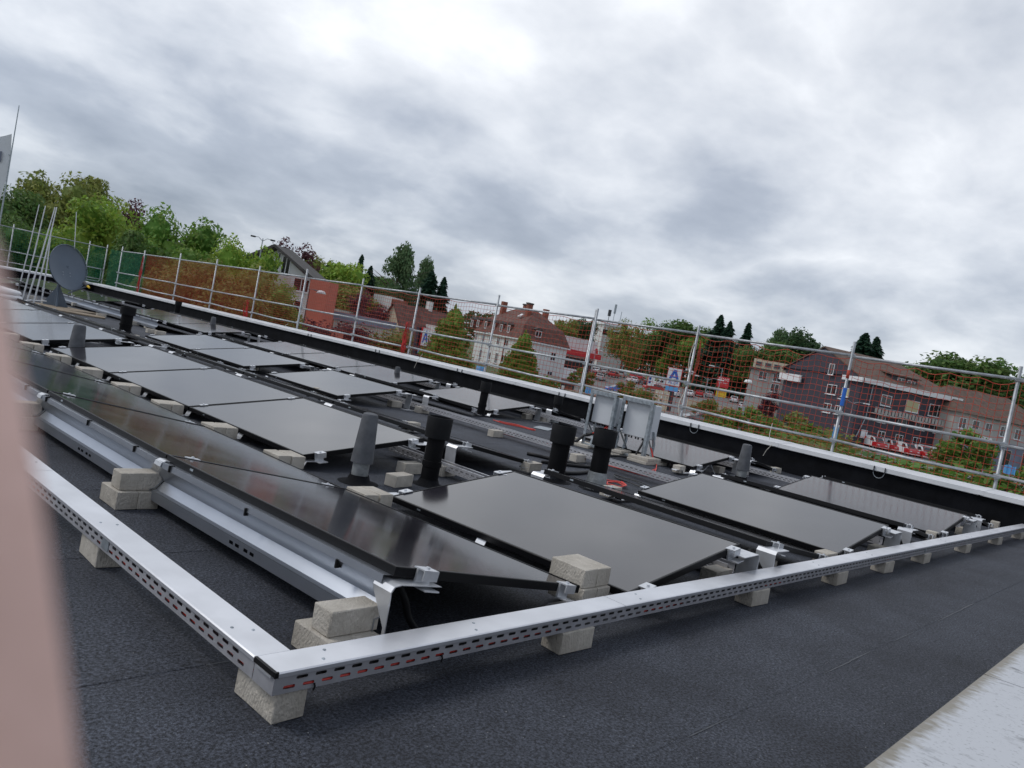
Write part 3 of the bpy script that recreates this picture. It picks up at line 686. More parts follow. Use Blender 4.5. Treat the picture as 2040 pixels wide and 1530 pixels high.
# ================================================================ VENT PIPES
def cone_vent(x, y, h, r, lab, foot=True):
    e = empty('vent_hood', (x, y, 0)); tag(e, lab, 'vent', 'grey tapered vents')
    z1 = h*0.30 if foot else 0.02
    MB().lathe([(r*1.15, z1), (r*1.13, z1+0.012), (r*0.82, h-0.025), (r*0.72, h-0.006), (r*0.5, h), (0, h+0.001)], 28).build('hood', 'vent_grey', e, True, 40)
    MB().lathe([(r*0.85, 0), (r*0.85, z1+0.02)], 20).build('pipe', 'foil_grey' if foot else 'pipe_plastic', e, True)
    MB().lathe([(r*2.1, 0.004), (r*1.2, 0.02), (r*0.95, 0.06)], 20).build('collar', 'bitumen_wall', e, True)
def cap_vent(x, y, h, r, lab, foil=0.0, caph=0.16, band=True, rc=1.42):
    e = empty('vent_pipe', (x, y, 0)); tag(e, lab, 'vent pipe', 'black capped vent pipes')
    zf = foil
    if foil: MB().lathe([(r*1.32, 0.0), (r*1.25, 0.03), (r*1.08, zf*0.9), (r*1.04, zf)], 24).build('foil_sleeve', 'foil_grey', e, True)
    MB().lathe([(r, 0), (r, h*0.8)], 28).build('pipe', 'pipe_plastic', e, True)
    if band: MB().lathe([(r*1.0, h*0.28), (r*1.1, h*0.285), (r*1.1, h*0.36), (r*1.0, h*0.365)], 28).build('sleeve_ring', 'pipe_plastic', e, True, 40)
    if rc: 
        MB().lathe([(r*0.9, h-caph), (r*rc*0.99, h-caph+0.004), (r*rc, h-caph+0.02), (r*rc*1.02, h-0.004), (r*rc, h), (r*rc*0.93, h), (r*rc*0.92, h-0.05), (0, h-0.055)], 36).build('cap', 'pipe_cap', e, True, 35)
    MB().lathe([(r*1.9, 0.004), (r*1.3, 0.012), (r*1.05, 0.05)], 20).build('collar', 'bitumen_wall', e, True)
cone_vent(3.30, 4.27, 0.49, 0.068, 'large grey tapered vent standing in the gap of the second panel row')
cap_vent(3.90, 4.22, 0.515, 0.066, 'black capped vent pipe right beside the large grey tapered vent', 0.0)
cap_vent(5.60, 4.40, 0.52, 0.085, 'left of the two large black capped vent pipes near the inverters', 0.0, 0.17, False, 1.32)
cap_vent(5.80, 4.08, 0.56, 0.080, 'right of the two large black vent pipes, with grey foil foot', 0.17, 0.16, False, 1.32)
cap_vent(8.63, 8.46, 0.54, 0.062, 'black capped vent pipe with wire round its foot left of the inverters', 0.0, 0.16, True, 1.35)
cap_vent(10.5, 8.5, 0.47, 0.062, 'thin black vent pipe with grey foil foot close to the far parapet', 0.12, 0.14, False, 1.25)
cone_vent(9.60, 4.52, 0.49, 0.075, 'grey tapered vent on the right between the far panel groups')
cone_vent(9.62, 11.88, 0.36, 0.06, 'small grey tapered vent between far panels in the middle of the roof', False)
cone_vent(9.65, 19.8, 0.45, 0.075, 'distant grey tapered vent at the corner of the far right panel group', False)
cap_vent(11.6, 26.5, 0.55, 0.09, 'distant black pipe standing against the far parapet', 0.0, 0.14, False, 1.2)
cap_vent(5.87, 15.5, 0.50, 0.105, 'black capped vent pipe on the bare roof in front of the open deflector', 0.0, 0.15, True, 1.3)
cone_vent(3.36, 10.25, 0.40, 0.085, 'grey tapered vent near the finger at the end of the second row', False)

# ================================================================ INVERTERS
def inverter(xa, ya, yb, zt, lab, z0, deep):
    e = empty('inverter_stand', (xa, (ya+yb)/2, 0)); tag(e, lab, 'inverter', 'inverters on steel frames')
    w_ = abs(ya-yb)/2
    for s in (-1, 1):
        m = MB(); prof = [(-0.03, -0.02), (0.03, -0.02), (0.03, -0.012), (-0.022, -0.012), (-0.022, 0.02), (-0.03, 0.02)]
        M = Matrix.Translation((0, s*w_, 0)); m.prism([(a, b*s*-1) for a, b in prof], 0.03, zt, 'z', M); m.build('post', 'galvanised', e)
        m = MB(); m.prism([(0.03, 0.04), (0.075, 0.04), (0.10, 0.24), (0.02, 0.42), (0.0, 0.42), (0.06, 0.22)], -0.012, 0.012, 'y', Matrix.Translation((0.12, s*w_, -0.01))); m.build('brace', 'galvanised', e)
        MB().tube([(0.02, s*w_, 0.33), (0.30, s*w_*0.95, 0.035)], 0.016, 4).build('brace', 'galvanised', e)
    m = MB(); m.prism([(-0.032, zt-0.02), (-0.032, zt+0.03), (0.03, zt+0.03), (0.03, zt+0.022), (-0.024, zt+0.022), (-0.024, zt-0.02)], -w_-0.02, w_+0.02, 'y'); m.build('top_rail', 'galvanised', e)
    MB().box(-0.031, 0.03, -w_-0.018, w_+0.018, 0.03, 0.06).build('bottom_rail', 'galvanised', e)
    b = MB().cbox(0.04, 0.04+deep, -w_+0.01, w_-0.012, z0, zt-0.012, 0.008).build('inverter_box', 'white_box', e)
    for k in range(7): MB().lathe([(0.011, -0.03), (0.011, 0.0)], 8, (0.06+0.02*(k % 2), -w_+0.06+k*(2*w_-0.12)/6, z0)).build('cable_gland', 'black_plastic', b)
    return e
inverter(8.52, 6.32, 5.93, 0.76, 'left of the two white inverter boxes on galvanised steel frames', 0.36, 0.16)
inverter(8.62, 5.86, 5.42, 0.765, 'right of the two white inverter boxes on galvanised steel frames', 0.30, 0.20)
for k, (x, y, z, lab) in enumerate(((8.70, 5.40, 0.002, 'bottom concrete slab under the right inverter frame'), (8.72, 5.41, 0.045, 'upper concrete slab under the right inverter frame'), (8.75, 5.88, 0.002, 'bottom concrete slab between the inverter frames'), (8.74, 5.87, 0.045, 'upper concrete slab between the inverter frames'), (8.62, 6.35, 0.002, 'concrete slab under the left inverter frame'))):
    o = MB().cbox(-0.25, 0.25, -0.15, 0.15, 0, 0.042, 0.006).build('concrete_slab', 'concrete'); o.location = (x, y, z); o.rotation_euler = (0, 0, 0.05*k); tag(o, lab, 'concrete slab')
def cable(pts, r, lab, mat='cable_red', name='cable'):
    o = MB().tube(pts, r, 6).build(name, mat, smooth=True); tag(o, lab, 'cable'); return o
def coil(cx, cy, rx, ry, rot, turns, seed, z=0.012):
    r_ = random.Random(seed); pts = []; n = 26*turns
    for k in range(n):
        t = 2*pi*k/26; a = 1+0.18*sin(t*0.37+seed); 
        x = rx*a*cos(t)+0.03*noise.noise(Vector((k*0.11, seed, 0))); y = ry*a*sin(t)+0.03*noise.noise(Vector((k*0.1, seed, 7)))
        pts.append(Vector((cx+x*cos(rot)-y*sin(rot), cy+x*sin(rot)+y*cos(rot), z+0.006*(k/26)+0.004*sin(k))))
    return pts
p = onz(1052, 875, 0.01); cable(coil(p.x, p.y, 0.42, 0.10, radians(100), 3, 1), 0.006, 'loose red cable loop on the roof beside the open tray left of the vent pipes')
p = onz(1025, 848, 0.01); cable(coil(p.x, p.y, 0.30, 0.06, radians(110), 2, 6), 0.006, 'thin red cable loop behind the open tray by the wired black pipe')
p = onz(1225, 966, 0.01); cable(coil(p.x, p.y, 0.16, 0.10, radians(20), 3, 2), 0.006, 'small red cable coil beside the grey-footed vent pipe')
p = onz(1298, 950, 0.01); cable(coil(p.x, p.y, 0.50, 0.07, radians(105), 3, 3), 0.006, 'red cable loops under the open tray in front of the inverters')
p = onz(1260, 962, 0.01); cable(coil(p.x, p.y, 0.28, 0.08, radians(75), 2, 4), 0.005, 'thin black cable loop lying between the coil and the panel corner', 'cable_black')
cable([Vector((8.62, 6.05, 0.36)), Vector((8.58, 6.12, 0.26)), Vector((8.55, 6.24, 0.20)), Vector((8.5, 6.32, 0.16)), Vector((8.42, 6.38, 0.05)), Vector((8.2, 6.42, 0.02)), Vector((7.9, 6.35, 0.04))], 0.022, 'thick black cable bundle falling from the left inverter to the roof', 'cable_black')
for k in range(3):
    cable([Vector((8.60, 5.98+0.03*k, 0.36)), Vector((8.57, 6.02+0.03*k, 0.30)), Vector((8.55, 6.12+0.02*k, 0.25)), Vector((8.53, 6.22, 0.21))], 0.006, 'red cable under the left inverter box, %s from the right' % ORD[k])
for k in range(2):
    cable([Vector((8.72+0.01*k, 5.50, 0.30)), Vector((8.74, 5.46, 0.28)), Vector((8.76+0.02*k, 5.40, 0.16)), Vector((8.78, 5.36, 0.06)), Vector((8.70, 5.25, 0.02)), Vector((8.3, 5.0, 0.015)), Vector((7.6, 4.6+0.1*k, 0.03))], 0.007, 'red cable falling behind the right inverter frame, %s of two' % ('left' if k else 'right'))
cable([Vector((8.62, 5.45, 0.30)), Vector((8.58, 5.46, 0.2)), Vector((8.54, 5.50, 0.05)), Vector((8.3, 5.7, 0.015)), Vector((7.8, 5.9, 0.015)), Vector((7.45, 5.95, 0.05))], 0.016, 'black cable running from the right inverter across the roof to the open tray', 'cable_black')
def pipe_on_roof(a, b, r, lab):
    pa = onz(a[0], a[1], r); pb = onz(b[0], b[1], r)
    n = 6; pts = [pa.lerp(pb, k/n)+Vector((0.02*sin(k*1.3), 0.015*cos(k), 0)) for k in range(n+1)]
    o = MB().tube(pts, r, 8).build('empty_conduit', 'black_plastic', smooth=True); tag(o, lab, 'conduit')
pipe_on_roof((1052, 904), (1165, 929), 0.02, 'black empty conduit lying behind the left large vent pipe')
pipe_on_roof((1082, 921), (1205, 933), 0.018, 'black empty conduit lying between the two large vent pipes')
pipe_on_roof((1118, 943), (1172, 941), 0.02, 'short black conduit lying at the foot of the large vent pipes')
pipe_on_roof((1125, 826), (1158, 834), 0.03, 'black conduit lying along the foot of the far parapet left of the inverters')
pipe_on_roof((1502, 922), (1545, 934), 0.03, 'black conduit lying along the foot of the far parapet at the right')
for k, (px, py, lab) in enumerate(((962, 845, 'flat aluminium offcut lying in front of the wired black pipe'), (1083, 853, 'flat aluminium offcut lying left of the vent pipes'))):
    p = onz(px, py, 0.01); o = MB().box(-0.25, 0.25, -0.12, 0.12, 0, 0.004).build('metal_sheet', 'galvanised'); o.location = (p.x, p.y, 0.008); o.rotation_euler = (0, 0, 0.5); tag(o, lab, 'metal sheet')
p = onz(1411, 945, 0.0); o = MB().sheet([(-0.09, 0.0), (-0.005, 0.13), (0.005, 0.13), (0.09, 0.0)], -0.02, 0.02, 0.004).build('bent_strap', 'aluminium'); o.location = (p.x, p.y, 0.002); o.rotation_euler = (0, 0, -0.9); tag(o, 'small bent aluminium strap standing on the roof near the right grey vent', 'bracket')

# ================================================================ SATELLITE DISH + RODS
e = empty('satellite_dish', (6.24, 20.9, 0.03)); tag(e, 'dark grey satellite dish on a mast standing on boards at the left', 'satellite dish')
ax = Vector((0.33, -0.90, 0.30)).normalized(); xa = Vector((0, 0, 1)).cross(ax).normalized(); ya = ax.cross(xa)
dc = Vector((0.05, -0.25, 0.97))
vs = []; fs = []; nr, na = 7, 36
for i_ in range(nr+1):
    r_ = 0.53*i_/nr
    for k in range(na):
        t = 2*pi*k/na; vs.append(dc+xa*(r_*0.92*cos(t))+ya*(r_*1.02*sin(t))+ax*(0.30*(r_*r_)-0.08))
for i_ in range(nr):
    for k in range(na): fs.append((i_*na+k, i_*na+(k+1) % na, (i_+1)*na+(k+1) % na, (i_+1)*na+k))
n0 = len(vs); vs += [v-ax*0.012 for v in vs]; fs += [tuple(j+n0 for j in f[::-1]) for f in fs[:]]
o = MB().add(vs, fs).build('reflector', 'dish_grey', e, True)
MB().tube([dc+xa*(0.535*0.92*cos(t))+ya*(0.535*1.02*sin(t))+ax*0.026 for t in [2*pi*k/40 for k in range(41)]], 0.012, 6).build('rim', 'dish_grey', e, True)
for s in (-1, 1):
    for u in (0.06, 0.13): MB().lathe([(0.012, 0.008), (0.012, 0)], 6, tuple(dc+xa*0.09*s+ya*(u-0.25)-ax*0.055)).build('bolt', 'aluminium', e)
foc = dc - ya*0.55 + ax*0.62
MB().tube([dc-ya*0.62-ax*0.02, foc], 0.018, 6).build('feed_arm', 'dish_grey', e)
MB().tube([foc, foc+(dc-foc).normalized()*0.14], [0.035, 0.045], 10).build('feed_horn', 'paint_dark', e)
MB().tube([foc, foc-(dc-foc).normalized()*0.08], [0.03, 0.02], 8).build('feed_connector', 'paint_yellow', e)
MB().tube([(0, 0, 0), (0, 0, 0.80), (0.02, -0.08, 0.95)], [0.042, 0.042, 0.035], 10).build('mast', 'dish_grey', e)
MB().box(-0.07, 0.09, -0.16, 0.02, 0.78, 1.0).build('mount', 'dish_grey', e)
for t in (0.3, 2.4, 4.5): MB().prism([(0.03, 0), (0.30, 0), (0.30, 0.02), (0.045, 0.45), (0.03, 0.45)], -0.012, 0.012, 'y', Matrix.Rotation(t, 4, 'Z')).build('foot_rib', 'dish_grey', e)
o = MB().cbox(-0.75, 0.75, -0.6, 0.6, 0, 0.03, 0.004).build('base_board', 'wood_board'); o.location = (6.2, 20.6, 0.002); o.rotation_euler = (0, 0, 0.5); tag(o, 'weathered brown board under the satellite dish', 'board')
p = onz(150, 624, 0.01); o = MB().cbox(-0.6, 0.6, -0.35, 0.35, 0, 0.03, 0.004).build('base_board', 'wood_board'); o.location = (p.x, p.y, 0.004); o.rotation_euler = (0, 0, -0.3); tag(o, 'weathered brown board lying in front of the satellite dish', 'board')
S = 0.2745
for k, (b, t) in enumerate((((135, 1370), (285, 755)), ((165, 1440), (330, 765)), ((190, 1480), (400, 775)), ((240, 1490), (412, 775)), ((300, 1470), (372, 950)))):
    pb = onz(b[0]*S, 200+b[1]*S, 0.0); pt = atd(t[0]*S, 200+t[1]*S, hypot(pb.x, pb.y)); pt.z = max(pt.z, 0.4)
    o = MB().tube([pb, pb.lerp(pt, .5)+Vector((0.01, 0, 0)), pt], [0.02, 0.017, 0.011], 6).build('lightning_rod', 'aluminium'); tag(o, 'thin pale rod leaning left of the dish, %s from the left' % ORD[k], 'rod', 'pale rods beside the dish')
pb = onz(142, 600, 0.0); o = MB().tube([(pb.x, pb.y, 0), tuple(atd(555*S, 200+810*S, hypot(pb.x, pb.y)))], 0.011, 6).build('lightning_rod', 'aluminium'); tag(o, 'thin pale rod rising behind the satellite dish', 'rod', 'pale rods beside the dish')
o = MB().tube([onz(30, 600, 0.2), onz(62, 598, 0.22), onz(92, 600, 0.2)], 0.012, 6).build('cross_rod', 'aluminium'); tag(o, 'pale rod lying across the leaning rods', 'rod', 'pale rods beside the dish')
# white slabs added in place of the bright glare on a panel, far left
e = empty('glare_stack', (3.9, 17.6, 0)); tag(e, 'white slabs standing in for bright panel glare at the left edge beside the finger', 'panel glare')
for k in range(4): MB().cbox(-0.55+0.03*k, 0.6-0.02*k, -0.9+0.05*k, 0.9, 0.05+0.09*k, 0.13+0.09*k, 0.03).build('glare_slab', 'glare_white', e)

# ================================================================ SCAFFOLD GUARDRAIL
sc = empty('guardrail_scaffold', (13.2, 2.35, 0)); tag(sc, 'galvanised scaffold tube guardrail behind the far parapet', 'scaffold')
posts = [-0.6, 2.36, 4.75, 7.66, 10.15, 13.08, 16.0, 18.56, 21.53, 24.45, 27.6, 30.7, 34.17, 36.7]
def off(v): return (v[0]-13.2, v[1]-2.35, v[2])
for k, y in enumerate(posts):
    top = 2.25+0.04*((k*7) % 3); lean = 0.012*((k*5) % 3-1)
    MB().tube([off((13.2, y, -3.3)), off((13.2+lean, y+lean, top))], 0.0245, 10).build('post', 'tube_steel', sc, True)
    if k in (4, 8): MB().tube([off((13.14, y-0.09, -3.3)), off((13.14, y-0.08, top+0.02))], 0.0245, 10).build('post', 'tube_steel', sc, True)
    if k == 2: MB().tube([off((13.2, y, top-0.62)), off((13.2, y, top-0.48))], 0.026, 10).build('paint_band', 'net_red', sc, True)
    for z in (0.66, 1.13):
        MB().box(-0.045, 0.04, -0.035, 0.035, z-0.035, z+0.035, Matrix.Translation(off((13.19, y, 0)))).build('coupler', 'galvanised', sc)
for k in range(len(posts)-1):
    a, b = posts[k], posts[k+1]
    for z in (0.66, 1.13, 2.09):
        s = 0.01*((k*3+int(z*10)) % 3-1); dx = -0.04 if z < 2 else 0.0
        pts = [off((13.2+dx, a-0.05, z+s)), off((13.2+dx, (a+b)/2, z+s-0.012)), off((13.2+dx, b+0.05, z-s))]
        MB().tube(pts, 0.0225, 8).build('rail', 'tube_steel', sc, True)
for (y, z0, z1) in ((4.75, 1.25, 1.55),): MB().tube([off((13.18, y-0.01, z0)), off((13.185, y-0.01, z1))], 0.034, 8).build('tape', 'paint_blue', sc)
# end guardrail along the far end of the roof
se = empty('guardrail_scaffold', (9.4, 38.5, 0)); tag(se, 'scaffold guardrail across the far end of the roof carrying the green net', 'scaffold')
px_ = [13.2, 12.45, 9.43, 6.4, 3.4, 0.4, -2.6, -5.6]
for x in px_:
    MB().tube([(x-9.4, 0, -3.3), (x-9.4, 0, 2.28)], 0.0245, 8).build('post', 'tube_steel', se, True)
for k in range(len(px_)-1):
    for z in (0.66, 1.13, 2.12): MB().tube([(px_[k]-9.4, -0.04, z), (px_[k+1]-9.4, -0.04, z)], 0.0225, 6).build('rail', 'tube_steel', se, True)
gt = empty('access_gate', (12.8, 38.40, 0)); tag(gt, 'small tubular access gate in the green netted guardrail corner', 'gate')
MB().tube([(-0.3, 0, 1.12), (0.22, 0, 1.12), (0.27, 0, 1.05), (0.27, 0, 0.62), (0.22, 0, 0.55), (-0.3, 0, 0.55)], 0.018, 6).build('frame', 'galvanised', gt)

# ---- nets
def net(name, mat, A, B, z0, z1, mesh, r, seed, lab, cat_group, sag=0.05, scallop=3, n=4, sheetmat=None, bx=0.03):
    A = Vector(A); B = Vector(B); Ln = (B-A).length; u = (B-A)/Ln; nrm = Vector((u.y, -u.x, 0))*(1)
    o = empty(name, A); tag(o, lab, 'safety net', cat_group)
    def D(s, z):
        t = s/Ln; f = (z-z0)/(z1-z0)
        q1 = noise.noise(Vector((s*0.8, z*0.9, seed*3.1))); q2 = noise.noise(Vector((s*0.7+5, z*0.7, seed*3.1+9))); q3 = noise.noise(Vector((s*1.1, z*1.3+4, seed*1.7)))
        dz = -sag*f**1.5*abs(sin(pi*t*scallop))*(0.6+0.8*abs(sin(seed*7.3+int(t*scallop)))) + 0.016*q1
        ds = 0.03*q2*sin(pi*min(1, max(0, t)))
        return (u*(s+ds) + Vector((0, 0, z+dz)) + nrm*(bx+0.03*q3))
    m = MB(); ns = max(2, int(Ln/mesh)); nz = max(2, int((z1-z0)/mesh))
    for i_ in range(ns+1):
        s = Ln*i_/ns; m.tube([D(s, z0+(z1-z0)*k/nz) for k in range(nz+1)], r, n, False)
    for k in range(nz+1):
        z = z0+(z1-z0)*k/nz; m.tube([D(Ln*i_/ns, z) for i_ in range(ns+1)], r*(1.6 if k in (0, nz) else 1), n, False)
    m.build('mesh', mat, o)
    if sheetmat:
        m = MB(); g1, g2 = 12, 8; vs = [D(Ln*i_/g1, z0+(z1-z0)*k/g2)-nrm*0.012 for k in range(g2+1) for i_ in range(g1+1)]
        m.add(vs, [(k*(g1+1)+i_, k*(g1+1)+i_+1, (k+1)*(g1+1)+i_+1, (k+1)*(g1+1)+i_) for k in range(g2) for i_ in range(g1)]); m.build('fine_weave', sheetmat, o, True)
    return o
BAY = ['at the right edge of the picture', 'in front of the dark slate house', 'between the blue letter sign and the dark house', 'above the inverters and car park', 'in front of the mansard house and second cypress', 'in front of the first cypress', 'in front of the cream gabled house', 'in front of the pale tower', 'next to the coral wall']
for k in range(9):
    a, b = posts[k], posts[k+1]
    net('safety_net', 'net_red', (13.28, a+0.03, 0), (13.28, b-0.03, 0), 0.30, 2.06, 0.10 if k < 8 else 0.07, 0.0036 if k < 8 else 0.0032, k+1, 'coarse orange-red safety net bay %s' % BAY[k], 'orange-red net bays', 0.055 if k < 3 else 0.03, 5 if k < 3 else 3)
DENSE = ['nearest the coral wall', 'second of the dense brown-red bays from the coral wall', 'third of the dense brown-red bays from the coral wall', 'next to the green net']
for j, k in enumerate((9, 10, 11)):
    a, b = posts[k], posts[k+1]
    net('safety_net', 'net_red', (13.28, a+0.02, 0), (13.28, b-0.02, 0), 0.30, 2.08, 0.06, 0.0025, 30+k, 'dense brown-red safety net bay, %s' % DENSE[j], 'dense red net bays', 0.02, 2, 3, 'fine_net_red')
net('safety_net', 'net_green', (13.28, posts[12]+0.05, 0), (13.28, 38.3, 0), 0.30, 2.10, 0.06, 0.0025, 50, 'dense green safety net bay where the guardrail turns the corner', 'green net bays', 0.02, 2, 3, 'fine_net_green')
for k in range(6):
    net('safety_net', 'net_green', (px_[k+1], 38.56, 0), (px_[k]-0.02, 38.56, 0), 0.30, 2.10, 0.09, 0.0028, 60+k, 'green safety net bay across the far roof end, %s from the corner' % ORD[k], 'green net bays', 0.03, 2, 3, 'fine_net_green' if k < 1 else None, bx=-0.03)
# bunched red net bundles tied to posts
def bundle(y, z0, z1, wd, seed, lab):
    m = MB(); nn = 14
    for s in range(9):
        pts = []
        for k in range(nn+1):
            f = k/nn; z = z0+(z1-z0)*f; 
            pts.append((13.10+0.05*noise.noise(Vector((s*2.1, f*3, seed))), y+wd*(noise.noise(Vector((s*3.7, f*2.2, seed+4)))+0.25*sin(pi*f)*(s-4)/4), z))
        m.tube(pts, [0.006+0.02*sin(pi*k/nn)*abs(noise.noise(Vector((k*.9, s, seed)))) for k in range(nn+1)], 6)
    o = m.build('bunched_net', 'net_redcloth', smooth=True); tag(o, lab, 'net bundle')
bundle(16.12, 0.35, 1.30, 0.20, 1, 'bunched bright red net tied to the post beside the cream gabled house')
bundle(24.7, 0.35, 1.05, 0.22, 2, 'bunched bright red net hanging at the edge of the dense brown-red bays')
bundle(34.0, 0.30, 2.0, 0.16, 3, 'bunched bright red net where the red and green nets meet')
m = MB()
for s in range(6): m.tube([(13.22+0.03*noise.noise(Vector((s, k*.3, 1))), 7.58-0.012*s*sin(pi*k/10)+0.02*noise.noise(Vector((s*3, k*.5, 2))), 1.98-0.85*k/10) for k in range(11)], 0.004, 4)
o = m.build('bunched_net', 'net_red'); tag(o, 'gathered orange net cords beside the post above the blue letter sign', 'net bundle')
# white rope on the post left of the sign
m = MB().tube([(13.15+0.03*sin(k*.9), 7.66+0.05*sin(k*.7), 1.9-1.45*k/14) for k in range(15)], 0.008, 5); o = m.build('tie_rope', 'rope'); tag(o, 'white rope wound round the scaffold post beside the blue letter sign', 'rope')

# ================================================================ HAND OF THE PHOTOGRAPHER (close to the lens, out of focus)
def Cw(x, y, z): return Vector((0, 0, HC)) + cr*x + cu*y + fw*z
hd = MB()
me = bpy.data.meshes.new('hand'); V = []; E_ = []; RAD = []
def chain(pts, start=None):
    prev = start
    for (x, y, z, r_) in pts:
        V.append(Cw(x, y, z)); RAD.append(r_)
        if prev is not None: E_.append((prev, len(V)-1))
        prev = len(V)-1
    return prev
chain([(-0.046, -0.105, 0.030, 0.021)])                      # palm root
wr = chain([(-0.050, -0.150, 0.018, 0.024), (-0.060, -0.20, 0.0, 0.026), (-0.085, -0.32, -0.05, 0.036), (-0.11, -0.44, -0.10, 0.040)], 0)
chain([(-0.040, -0.078, 0.040, 0.0125), (-0.0342, -0.054, 0.047, 0.0098), (-0.0357, -0.028, 0.047, 0.0092), (-0.0380, -0.004, 0.046, 0.0088), (-0.0397, 0.0135, 0.046, 0.0074)], 0)  # index
chain([(-0.062, -0.080, 0.042, 0.0125), (-0.064, -0.052, 0.055, 0.0095), (-0.066, -0.026, 0.052, 0.0090), (-0.067, -0.004, 0.048, 0.0078)], 0)
chain([(-0.080, -0.086, 0.040, 0.012), (-0.086, -0.060, 0.054, 0.0092), (-0.089, -0.036, 0.051, 0.0087), (-0.090, -0.016, 0.047, 0.0075)], 0)
chain([(-0.095, -0.096, 0.034, 0.011), (-0.104, -0.074, 0.046, 0.0082), (-0.108, -0.056, 0.044, 0.0078), (-0.109, -0.040, 0.041, 0.0068)], 0)
chain([(-0.026, -0.100, 0.012, 0.013), (-0.020, -0.082, -0.006, 0.0105), (-0.022, -0.060, -0.016, 0.0098), (-0.026, -0.042, -0.018, 0.0082)], 0)  # thumb
me.from_pydata(V, E_, []); hand = bpy.data.objects.new('hand', me); COL.objects.link(hand)
sm = hand.modifiers.new('skin', 'SKIN'); sm.use_smooth_shade = True
for k, r_ in enumerate(RAD): me.skin_vertices[0].data[k].radius = (r_, r_)
me.skin_vertices[0].data[0].use_root = True
sb = hand.modifiers.new('sub', 'SUBSURF'); sb.levels = 3; sb.render_levels = 3
bpy.context.view_layer.update()
nm = bpy.data.meshes.new_from_object(hand.evaluated_get(bpy.context.evaluated_depsgraph_get())); hand.modifiers.clear(); hand.data = nm; nm.materials.clear(); nm.materials.append(MATS['skin'])
for p_ in nm.polygons: p_.use_smooth = True
tag(hand, "out-of-focus finger of the photographer's hand along the left edge of the picture", 'hand')
# ================================================================ GROUND
vs = []; fs = []; rings = [0, 20, 40, 60, 80, 100, 120, 128] + [128+8*k for k in range(1, 12)] + [230, 260, 300, 360, 450, 600, 900, 1500, 2600]; na = 72
for d in rings:
    for k in range(na):
        t = 2*pi*k/na; x, y = d*sin(t), d*cos(t); vs.append((x, y, terr(x, y)))
for i_ in range(len(rings)-1):
    for k in range(na): fs.append((i_*na+k, i_*na+(k+1) % na, (i_+1)*na+(k+1) % na, (i_+1)*na+k))
o = MB().add(vs, fs).build('ground', 'grass', smooth=True); tag(o, kind='structure')
def sector(name, mat, px0, px1, d0, d1, lift, kind='structure'):
    vs = []; fs = []; n1, n2 = 12, 16
    for j in range(n2+1):
        d = d0+(d1-d0)*j/n2
        for k in range(n1+1):
            px = px0+(px1-px0)*k/n1; p = atd(px, 694+(px-1000)*0.196, d); vs.append((p.x, p.y, terr(p.x, p.y)+lift))
    for j in range(n2):
        for k in range(n1): a = j*(n1+1)+k; fs.append((a, a+1, a+n1+2, a+n1+1))
    o = MB().add(vs, fs).build(name, mat, smooth=True); tag(o, kind=kind); return o
sector('parking_lot', 'asphalt', 1060, 1640, 84, 215, 0.03)
sector('forecourt', 'asphalt', 1640, 2150, 70, 150, 0.035)
sector('road', 'asphalt', 500, 1060, 60, 82, 0.03)

# ================================================================ TREES
def crown_mesh(name, blobs, n, leaf, seed, droop=0.0, flat=0.4, core=0.62):
    r_ = random.Random(seed); vs = []; fs = []
    tot = sum(b[3]*b[4]*b[5] for b in blobs)**1.0
    wts = [(b[3]*b[4]*b[5])**0.67 for b in blobs]; W = sum(wts)
    for b, wt in zip(blobs, wts):
        for _ in range(int(n*wt/W)):
            u = Vector((r_.gauss(0, 1), r_.gauss(0, 1), r_.gauss(0, 1))).normalized(); rad = r_.random()**0.33
            rad *= 1+0.28*noise.noise(Vector((u.x*2.3+seed, u.y*2.3, u.z*2.3+b[0])))
            if rad < 0.5 and r_.random() < 0.6: continue
            c = Vector((b[0]+u.x*b[3]*rad, b[1]+u.y*b[4]*rad, b[2]+u.z*b[5]*rad))
            gap = noise.noise(c*(1.1/leaf*0.12)+Vector((seed, 0, 0)))
            if gap < -0.25 and r_.random() < 0.8: continue
            nrm = (u+Vector((r_.gauss(0, .7), r_.gauss(0, .7), r_.gauss(0, .7)+flat))).normalized()
            t1 = nrm.orthogonal().normalized(); a = r_.uniform(0, 2*pi); t2 = nrm.cross(t1); d1 = t1*cos(a)+t2*sin(a); d2 = nrm.cross(d1)
            if droop: d1 = (d1*0.5+Vector((0, 0, -1))*droop).normalized(); d2 = nrm.cross(d1).normalized()
            s = leaf*r_.uniform(0.55, 1.25); k = len(vs)
            vs += [c-d1*s*0.9, c+d2*s*0.45-d1*0.1*s, c+d1*s*0.9+nrm*0.15*s, c-d2*s*0.45-d1*0.1*s]; fs.append((k, k+1, k+2, k+3))
    if core:
        for b in blobs:
            bm = bmesh.new(); bmesh.ops.create_icosphere(bm, subdivisions=2, radius=1.0); k0 = len(vs)
            for v in bm.verts:
                q = v.co*(core*(1+0.35*noise.noise(v.co*2.1+Vector((b[0]*9, seed, b[2]*9))))); vs.append((b[0]+q.x*b[3], b[1]+q.y*b[4], b[2]+q.z*b[5]))
            bm.verts.index_update(); fs += [tuple(v.index+k0 for v in f.verts) for f in bm.faces]; bm.free()
    me = bpy.data.meshes.new(name); me.from_pydata([tuple(v) for v in vs], [], fs); me.update(); me.materials.append(MATS['leaf']); return me
def blobs_round(seed, n=9, h0=0.45, spread=0.30):
    r_ = random.Random(seed); B = [(0, 0, 0.62, 0.30, 0.30, 0.30)]
    for _ in range(n):
        a = r_.uniform(0, 2*pi); z = r_.uniform(h0, 0.88); rr = spread*r_.uniform(0.6, 1.0)*(1-abs(z-0.6)*1.1); s = r_.uniform(0.10, 0.19)
        B.append((rr*cos(a), rr*sin(a), z, s, s, s*r_.uniform(0.8, 1.1)))
    return B
